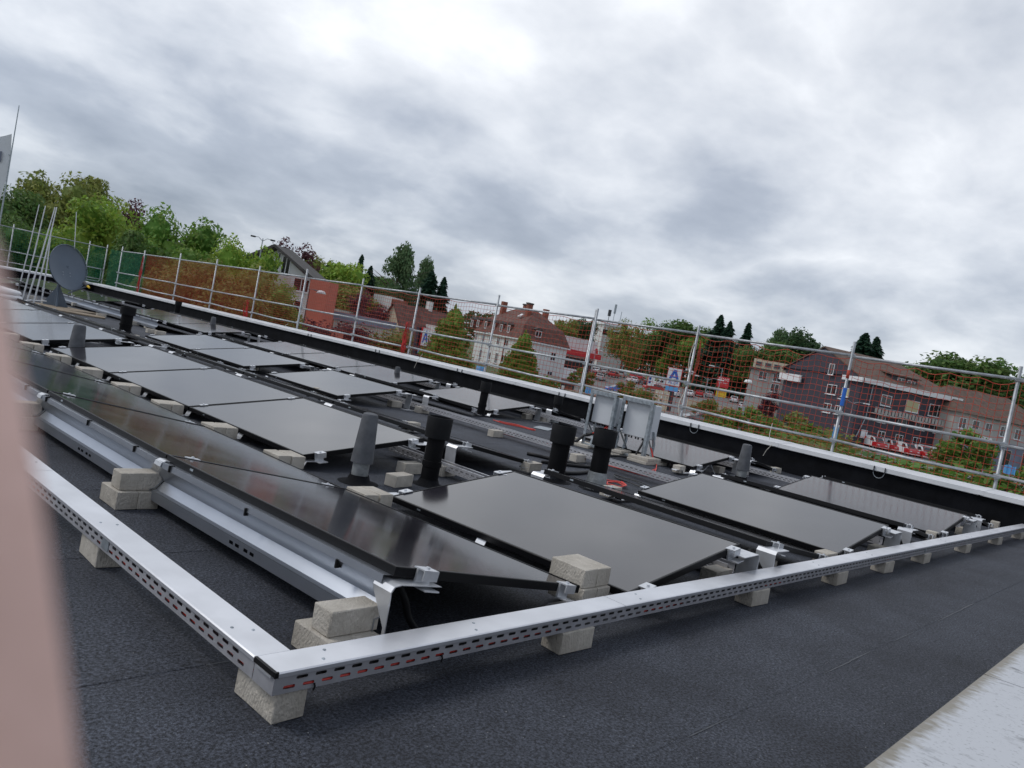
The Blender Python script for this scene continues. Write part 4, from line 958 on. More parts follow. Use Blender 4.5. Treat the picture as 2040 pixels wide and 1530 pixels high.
def conifer_mesh(name, seed, n=3200, wbase=0.22, leaf=0.028):
    r_ = random.Random(seed); vs = []; fs = []
    tiers = 17
    for i_ in range(n):
        f = r_.random()**0.75; tier = int(f*tiers)/tiers; z = 0.10+0.9*(1-(1-f)) if False else 0.08+0.92*f
        ww = wbase*(1-f)**0.85*(0.75+0.35*abs(sin(f*tiers*pi)))+0.008
        a = r_.uniform(0, 2*pi); rr = ww*r_.random()**0.45*(0.80+0.75*noise.noise(Vector((cos(a)*1.6, sin(a)*1.6, f*11+seed))))
        c = Vector((rr*cos(a), rr*sin(a), z-rr*0.35)); u = Vector((cos(a), sin(a), -0.45)).normalized(); nrm = Vector((r_.gauss(0, .4), r_.gauss(0, .4), 1)).normalized(); d2 = u.cross(nrm).normalized()
        s = leaf*r_.uniform(0.6, 1.3)*(1.15-0.6*f); k = len(vs)
        vs += [c-u*s, c+d2*s*0.5, c+u*s*1.1, c-d2*s*0.5]; fs.append((k, k+1, k+2, k+3))
    me = bpy.data.meshes.new(name); me.from_pydata([tuple(v) for v in vs], [], fs); me.update(); me.materials.append(MATS['leaf']); return me
def trunk_mesh(name, seed, r0=0.022, h=0.75, nb=6):
    r_ = random.Random(seed); m = MB(); m.tube([(0, 0, -0.02), (0.006, 0.0, h*0.4), (-0.006, 0.008, h*0.75), (0, 0, h)], [r0, r0*0.75, r0*0.45, r0*0.15], 7)
    for k in range(nb):
        a = r_.uniform(0, 2*pi); z = h*r_.uniform(0.4, 0.75); l = r_.uniform(0.16, 0.30)
        m.tube([(0, 0, z), (l*0.5*cos(a), l*0.5*sin(a), z+l*0.45), (l*cos(a), l*sin(a), z+l*0.75)], [r0*0.45, r0*0.3, r0*0.1], 5)
    fo = m.build(name, 'bark'); me = fo.data; bpy.data.objects.remove(fo); return me
PROTO = {}
for k in range(3): PROTO['round%d' % k] = (crown_mesh('crown', blobs_round(k+1, 11), 9000, 0.028, k+11), trunk_mesh('trunk', k))
for k in range(2): PROTO['near%d' % k] = (crown_mesh('crown', blobs_round(k+21, 14, 0.35, 0.34), 18000, 0.0205, k+31), trunk_mesh('trunk', k+5))
PROTO['loose'] = (crown_mesh('crown', blobs_round(9, 18, 0.35, 0.36)[1:], 8000, 0.021, 17, core=0.35), trunk_mesh('trunk', 9, 0.018, 0.85, 12))
bb = []
rb = random.Random(5)
for k in range(22):
    a = rb.uniform(0, 2*pi); z = rb.uniform(0.3, 0.95); rr = 0.24*rb.uniform(0.3, 1)*(1.15-z); bb.append((rr*cos(a), rr*sin(a), z, 0.07, 0.07, 0.12))
PROTO['birch'] = (crown_mesh('crown', bb, 8500, 0.016, 41, 1.2, core=0.3), trunk_mesh('trunk', 12, 0.014, 0.9, 9))
for k in range(3): PROTO['conifer%d' % k] = (conifer_mesh('crown', k+3, 3400, (0.34, 0.27, 0.42)[k], 0.045), trunk_mesh('trunk', 20+k, 0.014, 0.95, 0))
cyb = []; rc = random.Random(8)
for k in range(15):
    f = k/14; rr = 0.25*(1-f**1.7)**0.8+0.015; cyb.append((0.01*sin(k*2.1), 0.01*cos(k*1.7), 0.08+0.86*f, rr, rr, 0.085))
for k in range(60):
    f = rc.random()**1.1*0.96; a = rc.uniform(0, 6.28); rr = (0.25*(1-f**1.7)**0.8)*rc.uniform(0.8, 1.0); sz = rc.uniform(0.025, 0.05)*(1.1-0.4*f); cyb.append((rr*cos(a), rr*sin(a), 0.08+0.86*f, sz, sz, sz*1.7))
PROTO['cypress'] = (crown_mesh('crown', cyb, 14000, 0.016, 51, 0, 0.6, core=0.8), trunk_mesh('trunk', 30, 0.02, 0.8, 0))
shb = [(0.30*cos(k*1.9), 0.30*sin(k*1.9), 0.42+0.16*((k*7) % 3-1), 0.26, 0.26, 0.30) for k in range(8)]
PROTO['shrub'] = (crown_mesh('crown', shb, 3600, 0.035, 61), trunk_mesh('trunk', 31, 0.02, 0.5, 5))
shb2 = [(0.16*cos(k*2.4), 0.16*sin(k*2.4), 0.2+0.09*k, 0.15, 0.15, 0.13) for k in range(8)]
PROTO['bush'] = (crown_mesh('crown', shb2, 2600, 0.036, 71), trunk_mesh('trunk', 32, 0.02, 0.8, 5))
BEECH = (0.060, 0.022, 0.028); OLIVE = (0.115, 0.135, 0.034); GREEN = (0.088, 0.155, 0.030); BRIGHT = (0.13, 0.195, 0.030); DARK = (0.030, 0.062, 0.024); CONI = (0.018, 0.042, 0.026); YEL = (0.078, 0.135, 0.022); BIR = (0.060, 0.10, 0.045); DEEP = (0.055, 0.098, 0.026)
def tree(kind, px, pt, d, base, label, colr, name='tree', wx=1.0, cat='tree', grp=None, rz=None):
    colr = tuple(min(0.9, c*(2.7 if name == 'tree' else 2.1)) for c in colr)
    if 165 < d < 200 and 1190 < px < 1490: d += 60; base = terr(0, d)
    """px,pt: photo pixel of the crown's top; base: z of the foot; d: distance"""
    t = atd(px, pt, d); h = t.z-base
    e = empty(name, (t.x, t.y, base), rz if rz is not None else R.uniform(0, 6.28)); tag(e, label, cat, grp)
    c, tr = PROTO[kind]
    sc_ = h/(0.95 if kind[:4] in ('roun', 'near', 'loos') else 0.85 if kind == 'shrub' else 0.95 if kind == 'bush' else 1.0)
    for nm, me, cl in (('crown', c, colr), ('trunk', tr, None)):
        o = ob(nm, me, e, color=cl); o.scale = (sc_*wx, sc_*wx, sc_)
    return e
Gd = -3.0
TR = [ # kind, px, pytop, d, base, color, wx, label
 ('near0', 10, 350, 62, Gd, DEEP, 0.8, 'dark green tree at the left edge behind the flagpole'),
 ('near1', 120, 366, 70, Gd, OLIVE, 0.85, 'loose olive-green tree, second tree from the left'), ('near0', 205, 364, 74, Gd, OLIVE, 0.8, 'loose olive tree rising behind the bright round one'),
 ('near1', 205, 412, 52, Gd, BRIGHT, 0.95, 'bright green rounded tree behind the satellite dish'), ('loose', 282, 402, 72, Gd, BEECH, 0.55, 'dark purple-leaved tree peeping out right of the olive trees'),
 ('near0', 60, 438, 58, Gd, DEEP, 0.8, 'dark green tree filling the gap left of the bright round tree'), ('near1', 125, 470, 55, Gd, GREEN, 0.8, 'mid green tree behind the leaning rods'),
 ('near1', 362, 442, 48, Gd, GREEN, 0.85, 'leafy green tree above the green and red net corner'), ('near0', 300, 470, 46, Gd, DEEP, 0.8, 'green tree behind the corner of the green net'),
 ('near0', 430, 490, 44, Gd, GREEN, 0.95, 'leafy green tree behind the dense red net, right of the corner'), ('near1', 494, 500, 42, Gd, BRIGHT, 0.72, 'leafy bright tree in front of the white gabled house'),
 ('near1', 548, 575, 40, Gd, GREEN, 0.85, 'smaller leafy tree beside the coral wall'), ('near0', 370, 520, 40, Gd, OLIVE, 1.0, 'low spreading tree behind the dense red net'), ('near1', 470, 540, 38, Gd, OLIVE, 1.0, 'low tree behind the red net left of the white house'),
 ('near0', 240, 500, 48, Gd, DEEP, 0.8, 'dark green tree behind the green net'), ('near1', 10, 450, 52, Gd, DEEP, 0.9, 'dark green tree behind the green net at the left edge'),
 ('loose', 598, 482, 120, Gd, BEECH, 0.8, 'purple-leaved tree above the roof of the white gabled house'), ('round0', 610, 515, 130, Gd, OLIVE, 0.9, 'low olive tree behind the white gabled house'),
 ('conifer0', 658, 520, 120, Gd, CONI, 0.8, 'dark spruce right of the white gabled house'), ('round1', 690, 532, 110, Gd, BRIGHT, 0.9, 'bright green tree behind the spruces'),
 ('conifer1', 722, 508, 125, Gd, CONI, 0.62, 'tall slender dark spruce with a pointed tip'), ('conifer2', 740, 530, 122, Gd, CONI, 0.75, 'short dark spruce right of the slender spruce'),
 ('birch', 805, 492, 120, Gd, BIR, 1.15, 'tall drooping birch above the net'), ('birch', 852, 520, 124, Gd, BIR, 0.9, 'smaller drooping birch right of the tall birch'), ('round2', 770, 560, 130, Gd, DEEP, 1.3, 'broad dark tree at the foot of the birches'),
 ('conifer2', 862, 540, 112, Gd, CONI, 0.95, 'dark conifer below the smaller birch'), ('conifer0', 886, 553, 112, Gd, CONI, 0.85, 'dark spruce left of the red roofed gable house'), ('loose', 735, 580, 92, Gd, BEECH, 0.9, 'reddish brown tree in front of the pale tower'), ('round0', 700, 572, 105, Gd, OLIVE, 1.2, 'olive tree right of the coral wall'),
 ('cypress', 911, 606, 60, Gd, YEL, 1.35, 'dense yellow-green cypress left of the mansard house'), ('cypress', 1050, 657, 62, Gd, YEL, 1.3, 'dense yellow-green cypress in front of the mansard house'),
 ('round0', 1132, 640, 215, -0.5, OLIVE, 0.9, 'small tree behind the mansard house roof'), ('round1', 1165, 642, 225, -0.3, DARK, 0.9, 'dark tree behind the red-banded shop'),
 ('conifer2', 1220, 650, 190, -1, BEECH, 0.9, 'dark brownish conifer in front of the antenna building'), ('loose', 1255, 640, 200, -1, OLIVE, 0.9, 'thin tree right of the antenna building'),
 ('loose', 1318, 636, 190, -1.2, GREEN, 1.0, 'green tree above the net left of the tall post'), ('round2', 1290, 668, 182, -1.4, DEEP, 1.1, 'dark tree at the back of the car park'), ('round0', 1235, 685, 185, -1.2, DARK, 1.1, 'dark tree behind the parked cars at the left'), ('round1', 1345, 655, 186, -1.2, DARK, 1.1, 'dark tree behind the blue letter sign'), ('round2', 1380, 652, 180, -1.5, DEEP, 1.1, 'green tree right behind the tall scaffold post'),
 ('round0', 1402, 672, 172, -1.8, GREEN, 1.1, 'mid green tree behind the red sign'), ('round1', 1440, 680, 176, -1.6, DARK, 1.2, 'dark tree right of the red sign'), ('round2', 1262, 715, 178, -1.4, GREEN, 0.9, 'low green tree behind the parked cars'), ('round0', 1325, 712, 176, -1.5, GREEN, 0.9, 'low green tree behind the blue and white sign board'), ('round1', 1475, 700, 170, -1.8, DEEP, 1.2, 'dark tree left of the grey flat-roofed building'), ('conifer0', 1438, 628, 210, -0.4, CONI, 1.0, 'left of two tall dark conifers above the net'), ('conifer2', 1456, 640, 208, -0.4, CONI, 0.8, 'broad dark conifer beside the tall one above the net'), ('conifer1', 1493, 644, 205, -0.5, CONI, 0.95, 'tall dark conifer standing alone above the net'),
 ('birch', 1555, 660, 215, -0.3, BIR, 1.3, 'drooping birch above the grey flat-roofed building'), ('round0', 1590, 668, 212, -0.3, DARK, 1.0, 'dark tree right of the distant birch'), ('round1', 1510, 700, 200, -0.6, DEEP, 1.3, 'dark tree behind the grey flat-roofed building'), ('round2', 1570, 690, 205, -0.5, DEEP, 1.3, 'broad dark tree between the grey building and slate house'),
 ('conifer2', 1726, 664, 175, -1.5, CONI, 1.2, 'left dark conifer above the slate house ridge'), ('conifer2', 1748, 672, 178, -1.5, CONI, 1.0, 'right dark conifer above the slate house ridge'),
 ('round0', 1862, 718, 190, -1, DEEP, 1.4, 'dark round tree behind the slate house, left of two'), ('round1', 1945, 722, 185, -1, DEEP, 1.5, 'dark round tree behind the right-hand house'), ('round2', 2020, 752, 190, -1, DEEP, 1.3, 'dark tree at the right edge of the picture'),
 ('bush', 1537, 778, 110, Gd, BEECH, 0.8, 'reddish shrub in front of the grey flat-roofed building'),
]
for (kind, px, pt, d, base, cl, wx, lab) in TR: tree(kind, px, pt, d, base, lab, tuple(c*1.0 for c in cl), 'tree', wx)
SH = [('bush', 1270, 803, 42, YEL, 'yellow-green shrub behind the right inverter'), ('bush', 1292, 815, 46, BRIGHT, 'small bright shrub right of the inverters'), ('bush', 1435, 800, 60, OLIVE, 'reddish green shrub below the red sign'), ('bush', 1448, 815, 40, YEL, 'tall yellow-green shrub right of the blue letter sign'), ('bush', 1432, 845, 34, YEL, 'low yellow shrub behind the coping below the red sign'),
      ('bush', 1502, 812, 50, GREEN, 'green shrub left of the thin grey post'), ('bush', 1585, 822, 48, OLIVE, 'olive shrub in front of the slate gable'), ('bush', 1562, 838, 45, GREEN, 'green shrub in front of the red car'), ('bush', 1605, 845, 38, YEL, 'yellow-green shrub below the slate gable'), ('shrub', 1575, 881, 30, YEL, 'yellow-green low hedge bush at the coping, leftmost of the hedge'),
      ('shrub', 1640, 854, 36, OLIVE, 'olive hedge bush, second of the hedge from the left'), ('shrub', 1680, 878, 33, YEL, 'yellow-green hedge bush left of the vans'), ('shrub', 1740, 891, 31, OLIVE, 'olive hedge bush below the white van'), ('shrub', 1795, 908, 29, GREEN, 'green hedge bush below the red vans'), ('shrub', 1850, 926, 27, DEEP, 'dark hedge bush right below the vans'), ('shrub', 1905, 941, 26, DEEP, 'dark hedge bush left of the rightmost scaffold post'),
      ('shrub', 1965, 951, 24, GREEN, 'hedge bush behind the rightmost scaffold post'), ('shrub', 2030, 961, 24, GREEN, 'hedge bush in the right corner of the picture'), ('bush', 1940, 858, 62, GREEN, 'tall rounded bush left of the rightmost scaffold post'), ('bush', 1905, 880, 64, OLIVE, 'pale green bush right of the parked vans'), ('bush', 2015, 925, 40, GREEN, 'bush right of the rightmost scaffold post'),
      ('bush', 1170, 735, 110, OLIVE, 'shrub in front of the red-banded shop'), ('bush', 1250, 758, 100, OLIVE, 'olive shrub beside the blue car'), ('shrub', 1280, 772, 90, OLIVE, 'brownish hedge right of the blue car'), ('bush', 1145, 740, 130, YEL, 'yellow shrub between the mansard house and car park'), ('shrub', 690, 640, 70, BEECH, 'reddish shrub right of the coral wall'), ('shrub', 760, 648, 72, OLIVE, 'brownish green bush left of the blue letter banner'), ('shrub', 640, 640, 60, BEECH, 'reddish low bush before the coral block'), ('bush', 980, 745, 58, BEECH, 'reddish bush between the two cypresses'),
      ('bush', 1070, 748, 40, YEL, 'yellow-green low bush at the foot of the second cypress'), ('bush', 1480, 850, 42, OLIVE, 'olive shrub behind the thin grey post'), ('bush', 1395, 800, 90, OLIVE, 'dull shrub right of the tall scaffold post'), ('shrub', 1520, 870, 44, DEEP, 'dark green bush behind the coping right of the inverters'), ('shrub', 1480, 876, 30, DEEP, 'dark low bush just over the coping in the middle')]
for (kind, px, pt, d, cl, lab) in SH: tree(kind, px, pt, d, terr(0, d) if d > 128 else Gd, lab, cl, 'shrub', 1.75 if kind == 'shrub' and px > 1600 else 1.35 if kind == 'shrub' else 1.3, 'shrub')
# far wood closing the view behind the town
r_ = random.Random(5); vs = []; fs = []
for _ in range(42000):
    px = r_.uniform(-150, 2250); d = r_.uniform(330, 380); p = atd(px, 694+(px-1000)*0.196, d); top = 9.5+5*noise.noise(Vector((px*0.012, 0, 0)))+3*noise.noise(Vector((px*0.05, 3, 0)))
    z = terr(p.x, p.y)+(top+2)*r_.random()**0.8; c = Vector((p.x, p.y, z))
    n_ = Vector((r_.gauss(0, 1), r_.gauss(0, 1), r_.gauss(0, 1)+.5)).normalized(); t1 = n_.orthogonal().normalized(); t2 = n_.cross(t1); s_ = r_.uniform(0.5, 1.1); k = len(vs)
    vs += [c-t1*s_, c+t2*s_*.6, c+t1*s_, c-t2*s_*.6]; fs.append((k, k+1, k+2, k+3))
o = MB().add(vs, fs).build('far_wood', 'leaf'); o.color = (0.09, 0.13, 0.05, 1); tag(o, 'far-off dark green wood along the horizon behind the town', 'wood', None, 'stuff')
# band of ground cover on the slope behind the parapet
gm = []; r_ = random.Random(99); vs = []; fs = []
for _ in range(26000):
    px = r_.uniform(1360, 2120); d = 18+r_.random()**1.4*32; p = atd(px, 760+(px-1360)*0.196, d)
    if p.x < 14.2: continue
    z = -3.4+max(0, 2.0*(1-abs(d-27)/26))*(0.75+0.5*noise.noise(Vector((p.x*.4, p.y*.4, 1))))*r_.uniform(0.75, 1)
    n_ = Vector((r_.gauss(0, .6), r_.gauss(0, .6), 1)).normalized(); t1 = n_.orthogonal().normalized(); a = r_.uniform(0, 6.28); t2 = n_.cross(t1); d1 = t1*cos(a)+t2*sin(a); d2 = n_.cross(d1); s = r_.uniform(0.06, 0.15); c = Vector((p.x, p.y, z)); k = len(vs)
    vs += [c-d1*s, c+d2*s*.5, c+d1*s, c-d2*s*.5]; fs.append((k, k+1, k+2, k+3))
o = MB().add(vs, fs).build('ground_cover', 'leaf'); o.color = (*[c*0.9 for c in OLIVE], 1); tag(o, 'dense olive green ground cover on the slope behind the parapet', 'ground cover', None, 'stuff')

# ================================================================ BUILDINGS
class House:
    def __init__(s, name, label, O, ang, cat='house'):
        s.e = empty(name, O, ang); tag(s.e, label, cat); s.O = Vector(O); s.a = ang
        s.u = Vector((cos(ang), sin(ang), 0)); s.v = Vector((-sin(ang), cos(ang), 0)); s.zb = O[2]
    def part(s, m, name, mat, parent=None): return m.build(name, mat, parent or s.e)
    def loc(s, P): d = P-s.O; return Vector((d.dot(s.u), d.dot(s.v), d.z))
    def face_px(s, face, val, px, py):
        """local coords of a photo pixel on the plane x=val or y=val (local)"""
        n = s.u if face == 'x' else s.v
        return s.loc(on_plane(px, py, s.O+n*val, n))
    def window(s, face, val, c, w_, h, side=-1, pane='window_glass', cross=1, frame='paint_white', sill=True, depth=0.06):
        """face x|y at local val, centred on local point c, outward direction side"""
        g = empty('window', (0, 0, 0)); bpy.data.objects.remove(g)
        ft = 0.09; m = MB(); a, z = (c.y, c.z) if face == 'x' else (c.x, c.z)
        def bx(a0, a1, z0, z1, d0, d1, mm):
            lo, hi = sorted((val+side*d0, val+side*d1))
            if face == 'x': mm.box(lo, hi, a0, a1, z0, z1)
            else: mm.box(a0, a1, lo, hi, z0, z1)
        bx(a-w_/2, a+w_/2, z-h/2, z-h/2+ft, 0.004, depth, m); bx(a-w_/2, a+w_/2, z+h/2-ft, z+h/2, 0.004, depth, m); bx(a-w_/2, a-w_/2+ft, z-h/2+ft, z+h/2-ft, 0.004, depth, m); bx(a+w_/2-ft, a+w_/2, z-h/2+ft, z+h/2-ft, 0.004, depth, m)
        for k in range(cross):
            xx = a-w_/2+w_*(k+1)/(cross+1); bx(xx-0.04, xx+0.04, z-h/2+ft, z+h/2-ft, 0.004, depth-0.01, m)
        wdw = s.part(m, 'window', frame)
        p = MB(); bx(a-w_/2+ft, a+w_/2-ft, z-h/2+ft, z+h/2-ft, 0.003, 0.02, p); p.build('pane', pane, wdw)
        if sill:
            q = MB(); bx(a-w_/2-0.1, a+w_/2+0.1, z-h/2-0.08, z-h/2-0.003, 0.004, depth+0.12, q); q.build('sill', frame, wdw)
        return wdw
c8 = lambda x, y: (1440+0.29412*x, 620+0.29412*y)
c4 = lambda x, y: (900+0.13072*x, 580+0.13072*y)
# ---- dark slate house (right)
C = atd(1716, 764, 130); C.z = Gd
ang = atan2(32.77-42.04, 140.22-123.02)
H = House('slate_house', 'dark slate-clad house with brown roof, white fascia and balcony on the right', C, ang)
LX, LY, ze, zr = 19.6, 18.0, 7.35-Gd, 11.4-Gd   # local heights above Gd
H.part(MB().box(0, LX, 0, LY, 0, ze), 'wall', 'slate')
m = MB(); ov = 0.5; g = LY/2
m.add([(-0.3, 0, ze), (-0.3, LY, ze), (-0.3, g, zr), (-0.05, 0, ze), (-0.05, LY, ze), (-0.05, g, zr)], [(0, 2, 1), (3, 4, 5), (0, 1, 4, 3), (0, 3, 5, 2), (1, 2, 5, 4)])
H.part(m, 'gable', 'slate')
m = MB(); hx = LX-5.0
A = [(-0.5, -0.6, ze-0.12), (LX+0.4, -0.6, ze-0.12), (hx, g, zr+0.2), (-0.5, g, zr+0.2), (-0.5, LY+0.6, ze-0.12), (LX+0.4, LY+0.6, ze-0.12)]
m.add(A+[(x, y, z-0.2) for x, y, z in A], [(0, 1, 2, 3), (3, 2, 5, 4), (1, 5, 2), (0, 6, 7, 1), (0, 3, 9, 6), (3, 4, 10, 9), (1, 7, 11, 5), (4, 5, 11, 10)])
rf = H.part(m, 'roof', 'roof_brown')
H.part(MB().box(-0.06, LX+0.3, -0.75, -0.45, ze-0.75, ze-0.02).box(-0.62, -0.35, -0.7, LY*0.2, ze-0.75, ze-0.03), 'fascia', 'paint_white')
H.part(MB().box(-0.75, -0.45, LY*0.72, LY+0.5, ze-2.2, ze-1.0), 'fascia', 'paint_white')
# dormer
p = H.face_px('y', 1.4, *c8(1235, 482)); dz = p.z
m = MB(); m.box(p.x-2.6, p.x+2.4, 1.4, 6.5, dz-0.9, dz+0.75); H.part(m, 'dormer', 'slate'); H.part(MB().add([(p.x-3.0, 1.0, dz+0.70), (p.x+2.8, 1.0, dz+0.70), (p.x+2.8, 6.6, dz+1.5), (p.x-3.0, 6.6, dz+1.5), (p.x-3.0, 1.0, dz+0.9), (p.x+2.8, 1.0, dz+0.9), (p.x+2.8, 6.6, dz+1.7), (p.x-3.0, 6.6, dz+1.7)], [(0, 3, 2, 1), (4, 5, 6, 7), (0, 1, 5, 4), (1, 2, 6, 5), (3, 0, 4, 7)]), 'dormer_roof', 'roof_brown')
for cx in (1205, 1272): q = H.face_px('y', 1.4, *c8(cx, 482 if cx < 1250 else 497)); H.window('y', 1.4, q, 1.6, 1.3, cross=1)
for (cx, cy, w_, h, pane, cr_) in ((1105, 605, 2.0, 1.7, 'window_glass', 1), (1282, 645, 2.7, 1.8, 'blind_yellow', 0), (1440, 675, 2.8, 1.9, 'window_glass', 2), (1075, 722, 1.5, 1.5, 'window_glass', 1), (1215, 745, 1.8, 1.4, 'window_glass', 1), (1335, 775, 1.8, 1.4, 'window_glass', 1), (1460, 800, 2.0, 1.4, 'window_glass', 1), (955, 830, 1.2, 1.2, 'paint_white', 0), (1070, 845, 1.5, 1.5, 'window_glass', 1), (1190, 868, 1.5, 1.5, 'window_glass', 1), (1310, 885, 1.6, 1.4, 'window_glass', 1)):
    H.window('y', 0.0, H.face_px('y', 0.0, *c8(cx, cy)), w_, h, pane=pane, cross=cr_)
for (cx, cy, w_, h, pane) in ((745, 395, 1.2, 1.8, 'window_glass'), (735, 530, 2.2, 1.6, 'window_glass'), (830, 550, 1.6, 1.4, 'blind_yellow'), (705, 655, 1.8, 1.5, 'window_glass'), (775, 668, 1.2, 1.4, 'window_glass')):
    H.window('x', 0.0 if cy > 450 else -0.3, H.face_px('x', -0.05, *c8(cx, cy)), w_, h, pane=pane)
q0 = H.face_px('y', -1.3, *c8(1025, 690)); q1 = H.face_px('y', -1.3, *c8(1570, 760)); zb_ = (q0.z+q1.z)/2-0.55
H.part(MB().box(q0.x, LX+0.2, -1.3, 0.0, zb_, zb_+0.18), 'balcony_floor', 'render_grey'); bal = H.part(MB().box(q0.x, LX+0.2, -1.34, -1.28, zb_+1.05, zb_+1.13), 'balcony_rail', 'galvanised')
for k in range(26): MB().box(q0.x+0.02+k*(LX-q0.x)/25.5, q0.x+0.50+k*(LX-q0.x)/25.5, -1.33, -1.29, zb_+0.22, zb_+1.0).build('balcony_board', 'render_grey', bal)
H.part(MB().tube([(2.2, -0.1, ze-0.5), (2.1, -0.1, 4.5), (0.9, -0.2, 1.2)], 0.09, 6), 'downpipe', 'galvanised')
# grey flat-roofed building behind it, left
P0 = atd(1497, 732, 150); H = House('flat_roofed_block', 'grey rendered building with a row of skylights on its flat roof', (P0.x, P0.y, -2.6), -1.12, 'building')
H.part(MB().box(0, 15.5, 0, 10, 0, 8.9), 'wall', 'render_grey'); H.part(MB().box(-0.4, 15.7, -0.5, 10.4, 8.9, 9.25), 'roof_edge', 'roof_dark'); H.part(MB().box(0.2, 15.2, 0.6, 6, 9.27, 10.9), 'upper_storey', 'render_cream')
for k in range(9): H.window('y', 0.6, Vector((1.2+k*1.6, 0, 10.05)), 1.2, 0.9, cross=0, frame='render_grey', sill=False)
c7 = lambda x, y: (1380+0.13072*x, 720+0.13072*y)
for (cx, cy) in ((1068, 215), (1288, 250), (1248, 405), (1462, 440)): H.window('y', 0.0, H.face_px('y', 0.0, *c7(cx, cy)), 1.5, 1.5)
# right-hand brown roofed house
P0 = atd(1908, 800, 140); H = House('brown_roofed_house', 'cream house with brown hipped roof and balcony at the right edge', (P0.x, P0.y, Gd), ang+0.05)
H.part(MB().box(0, 22, 0.0, 10, 0, 8.2), 'wall', 'render_grey')
A = [(-0.6, -0.8, 8.1), (22.6, -0.8, 8.1), (18, 5, 12.3), (3.5, 5, 12.3), (-0.6, 10.8, 8.1), (22.6, 10.8, 8.1)]
H.part(MB().add(A, [(0, 1, 2, 3), (3, 2, 5, 4), (1, 5, 2), (0, 3, 4), (0, 4, 5, 1)]), 'roof', 'roof_brown')
H.part(MB().box(0.5, 24, -3.0, -0.01, 0, 4.7), 'garage_wall', 'bluegrey_wall'); H.part(MB().box(0.3, 5, -3.2, 0, 4.72, 5.0), 'terrace_edge', 'paint_white')
H.part(MB().box(-0.2, 5.0, -3.1, -3.0, 5.0, 6.0), 'balcony_board', 'render_grey')
for x in (2.0, 5.0, 8.0, 11.5, 15): H.window('y', 0.0, Vector((x, 0, 6.5)), 1.6, 1.7)
for x in (9, 14): H.window('y', -3.0, Vector((x, 0, 2.4)), 2.4, 2.6, cross=0, frame='render_grey', sill=False)
# ---- white mansard house
C = atd(1036, 680, 140); C.z = -3.9; pr = atd(1122, 693, 146); ang2 = atan2(pr.y-C.y, pr.x-C.x)
H = House('mansard_house', 'large white house with red-brown mansard roof, dormers and chimneys', C, ang2)
LX, LY, ze = 11.0, 15.0, 7.1
H.part(MB().box(0, LX, 0, LY, 0, ze), 'wall', 'render_white'); H.part(MB().box(-0.45, LX+0.45, -0.45, LY+0.45, ze, ze+0.22), 'eaves', 'paint_white')
z1, z2 = ze+3.0, ze+5.9; i1, i2 = 0.85, 4.2
A = [(-0.4, -0.4), (LX+0.4, -0.4), (LX+0.4, LY+0.4), (-0.4, LY+0.4)]; B_ = [(i1, i1), (LX-i1, i1), (LX-i1, LY-i1), (i1, LY-i1)]; Ct = [(LX/2-0.4, i2), (LX/2+0.4, i2), (LX/2+0.4, LY-i2), (LX/2-0.4, LY-i2)]
vs = [(a, b, ze+0.23) for a, b in A]+[(a, b, z1) for a, b in B_]+[(a, b, z2) for a, b in Ct]
rf = H.part(MB().add(vs, [(i_, (i_+1) % 4, 4+(i_+1) % 4, 4+i_) for i_ in range(4)]+[(4+i_, 4+(i_+1) % 4, 8+(i_+1) % 4, 8+i_) for i_ in range(4)]+[(8, 9, 10, 11)]), 'roof', 'roof_red')
for (x, y) in ((3.6, 4.2), (6.6, 9.5), (9.3, 6.5), (3.4, 12.4)): ch = MB().box(x-0.5, x+0.5, y-0.4, y+0.4, z1, z2+1.0).build('chimney', 'brick_red', rf); 
for (x, y) in ((3.6, 4.2), (6.6, 9.5)): MB().box(x-0.6, x+0.6, y-0.5, y+0.5, z2+1.02, z2+1.3).build('chimney_cap', 'roof_dark', rf)
def dormer(H, face, c, w_, h):
    m = MB(); d = 1.6
    if face == 'x': m.box(0.0, d, c.y-w_/2, c.y+w_/2, c.z-h/2, c.z+h/2); r2 = MB().add([(-0.15, c.y-w_/2-0.15, c.z+h/2), (-0.15, c.y+w_/2+0.15, c.z+h/2), (-0.15, c.y, c.z+h/2+0.5), (d+0.6, c.y-w_/2-0.15, c.z+h/2), (d+0.6, c.y+w_/2+0.15, c.z+h/2), (d+0.6, c.y, c.z+h/2+0.5)], [(0, 2, 1), (0, 3, 5, 2), (1, 2, 5, 4), (0, 1, 4, 3)])
    else: m.box(c.x-w_/2, c.x+w_/2, 0.0, d, c.z-h/2, c.z+h/2); r2 = MB().add([(c.x-w_/2-0.15, -0.15, c.z+h/2), (c.x+w_/2+0.15, -0.15, c.z+h/2), (c.x, -0.15, c.z+h/2+0.5), (c.x-w_/2-0.15, d+0.6, c.z+h/2), (c.x+w_/2+0.15, d+0.6, c.z+h/2), (c.x, d+0.6, c.z+h/2+0.5)], [(0, 1, 2), (0, 2, 5, 3), (1, 4, 5, 2), (0, 3, 4, 1)])
    o = H.part(m, 'dormer', 'roof_red'); r2.build('dormer_roof', 'roof_dark', o); H.window(face, -0.01, c, w_*0.72, h*0.8, cross=0 if w_ < 1.5 else 1, sill=False)
for (cx, cy) in ((310, 490), (400, 492), (520, 515), (640, 545), (755, 560), (870, 575)): dormer(H, 'x', H.face_px('x', 0.0, *c4(cx, cy)), 1.1, 1.7)
dormer(H, 'y', H.face_px('y', 0.0, *c4(1320, 655)), 1.9, 1.5)
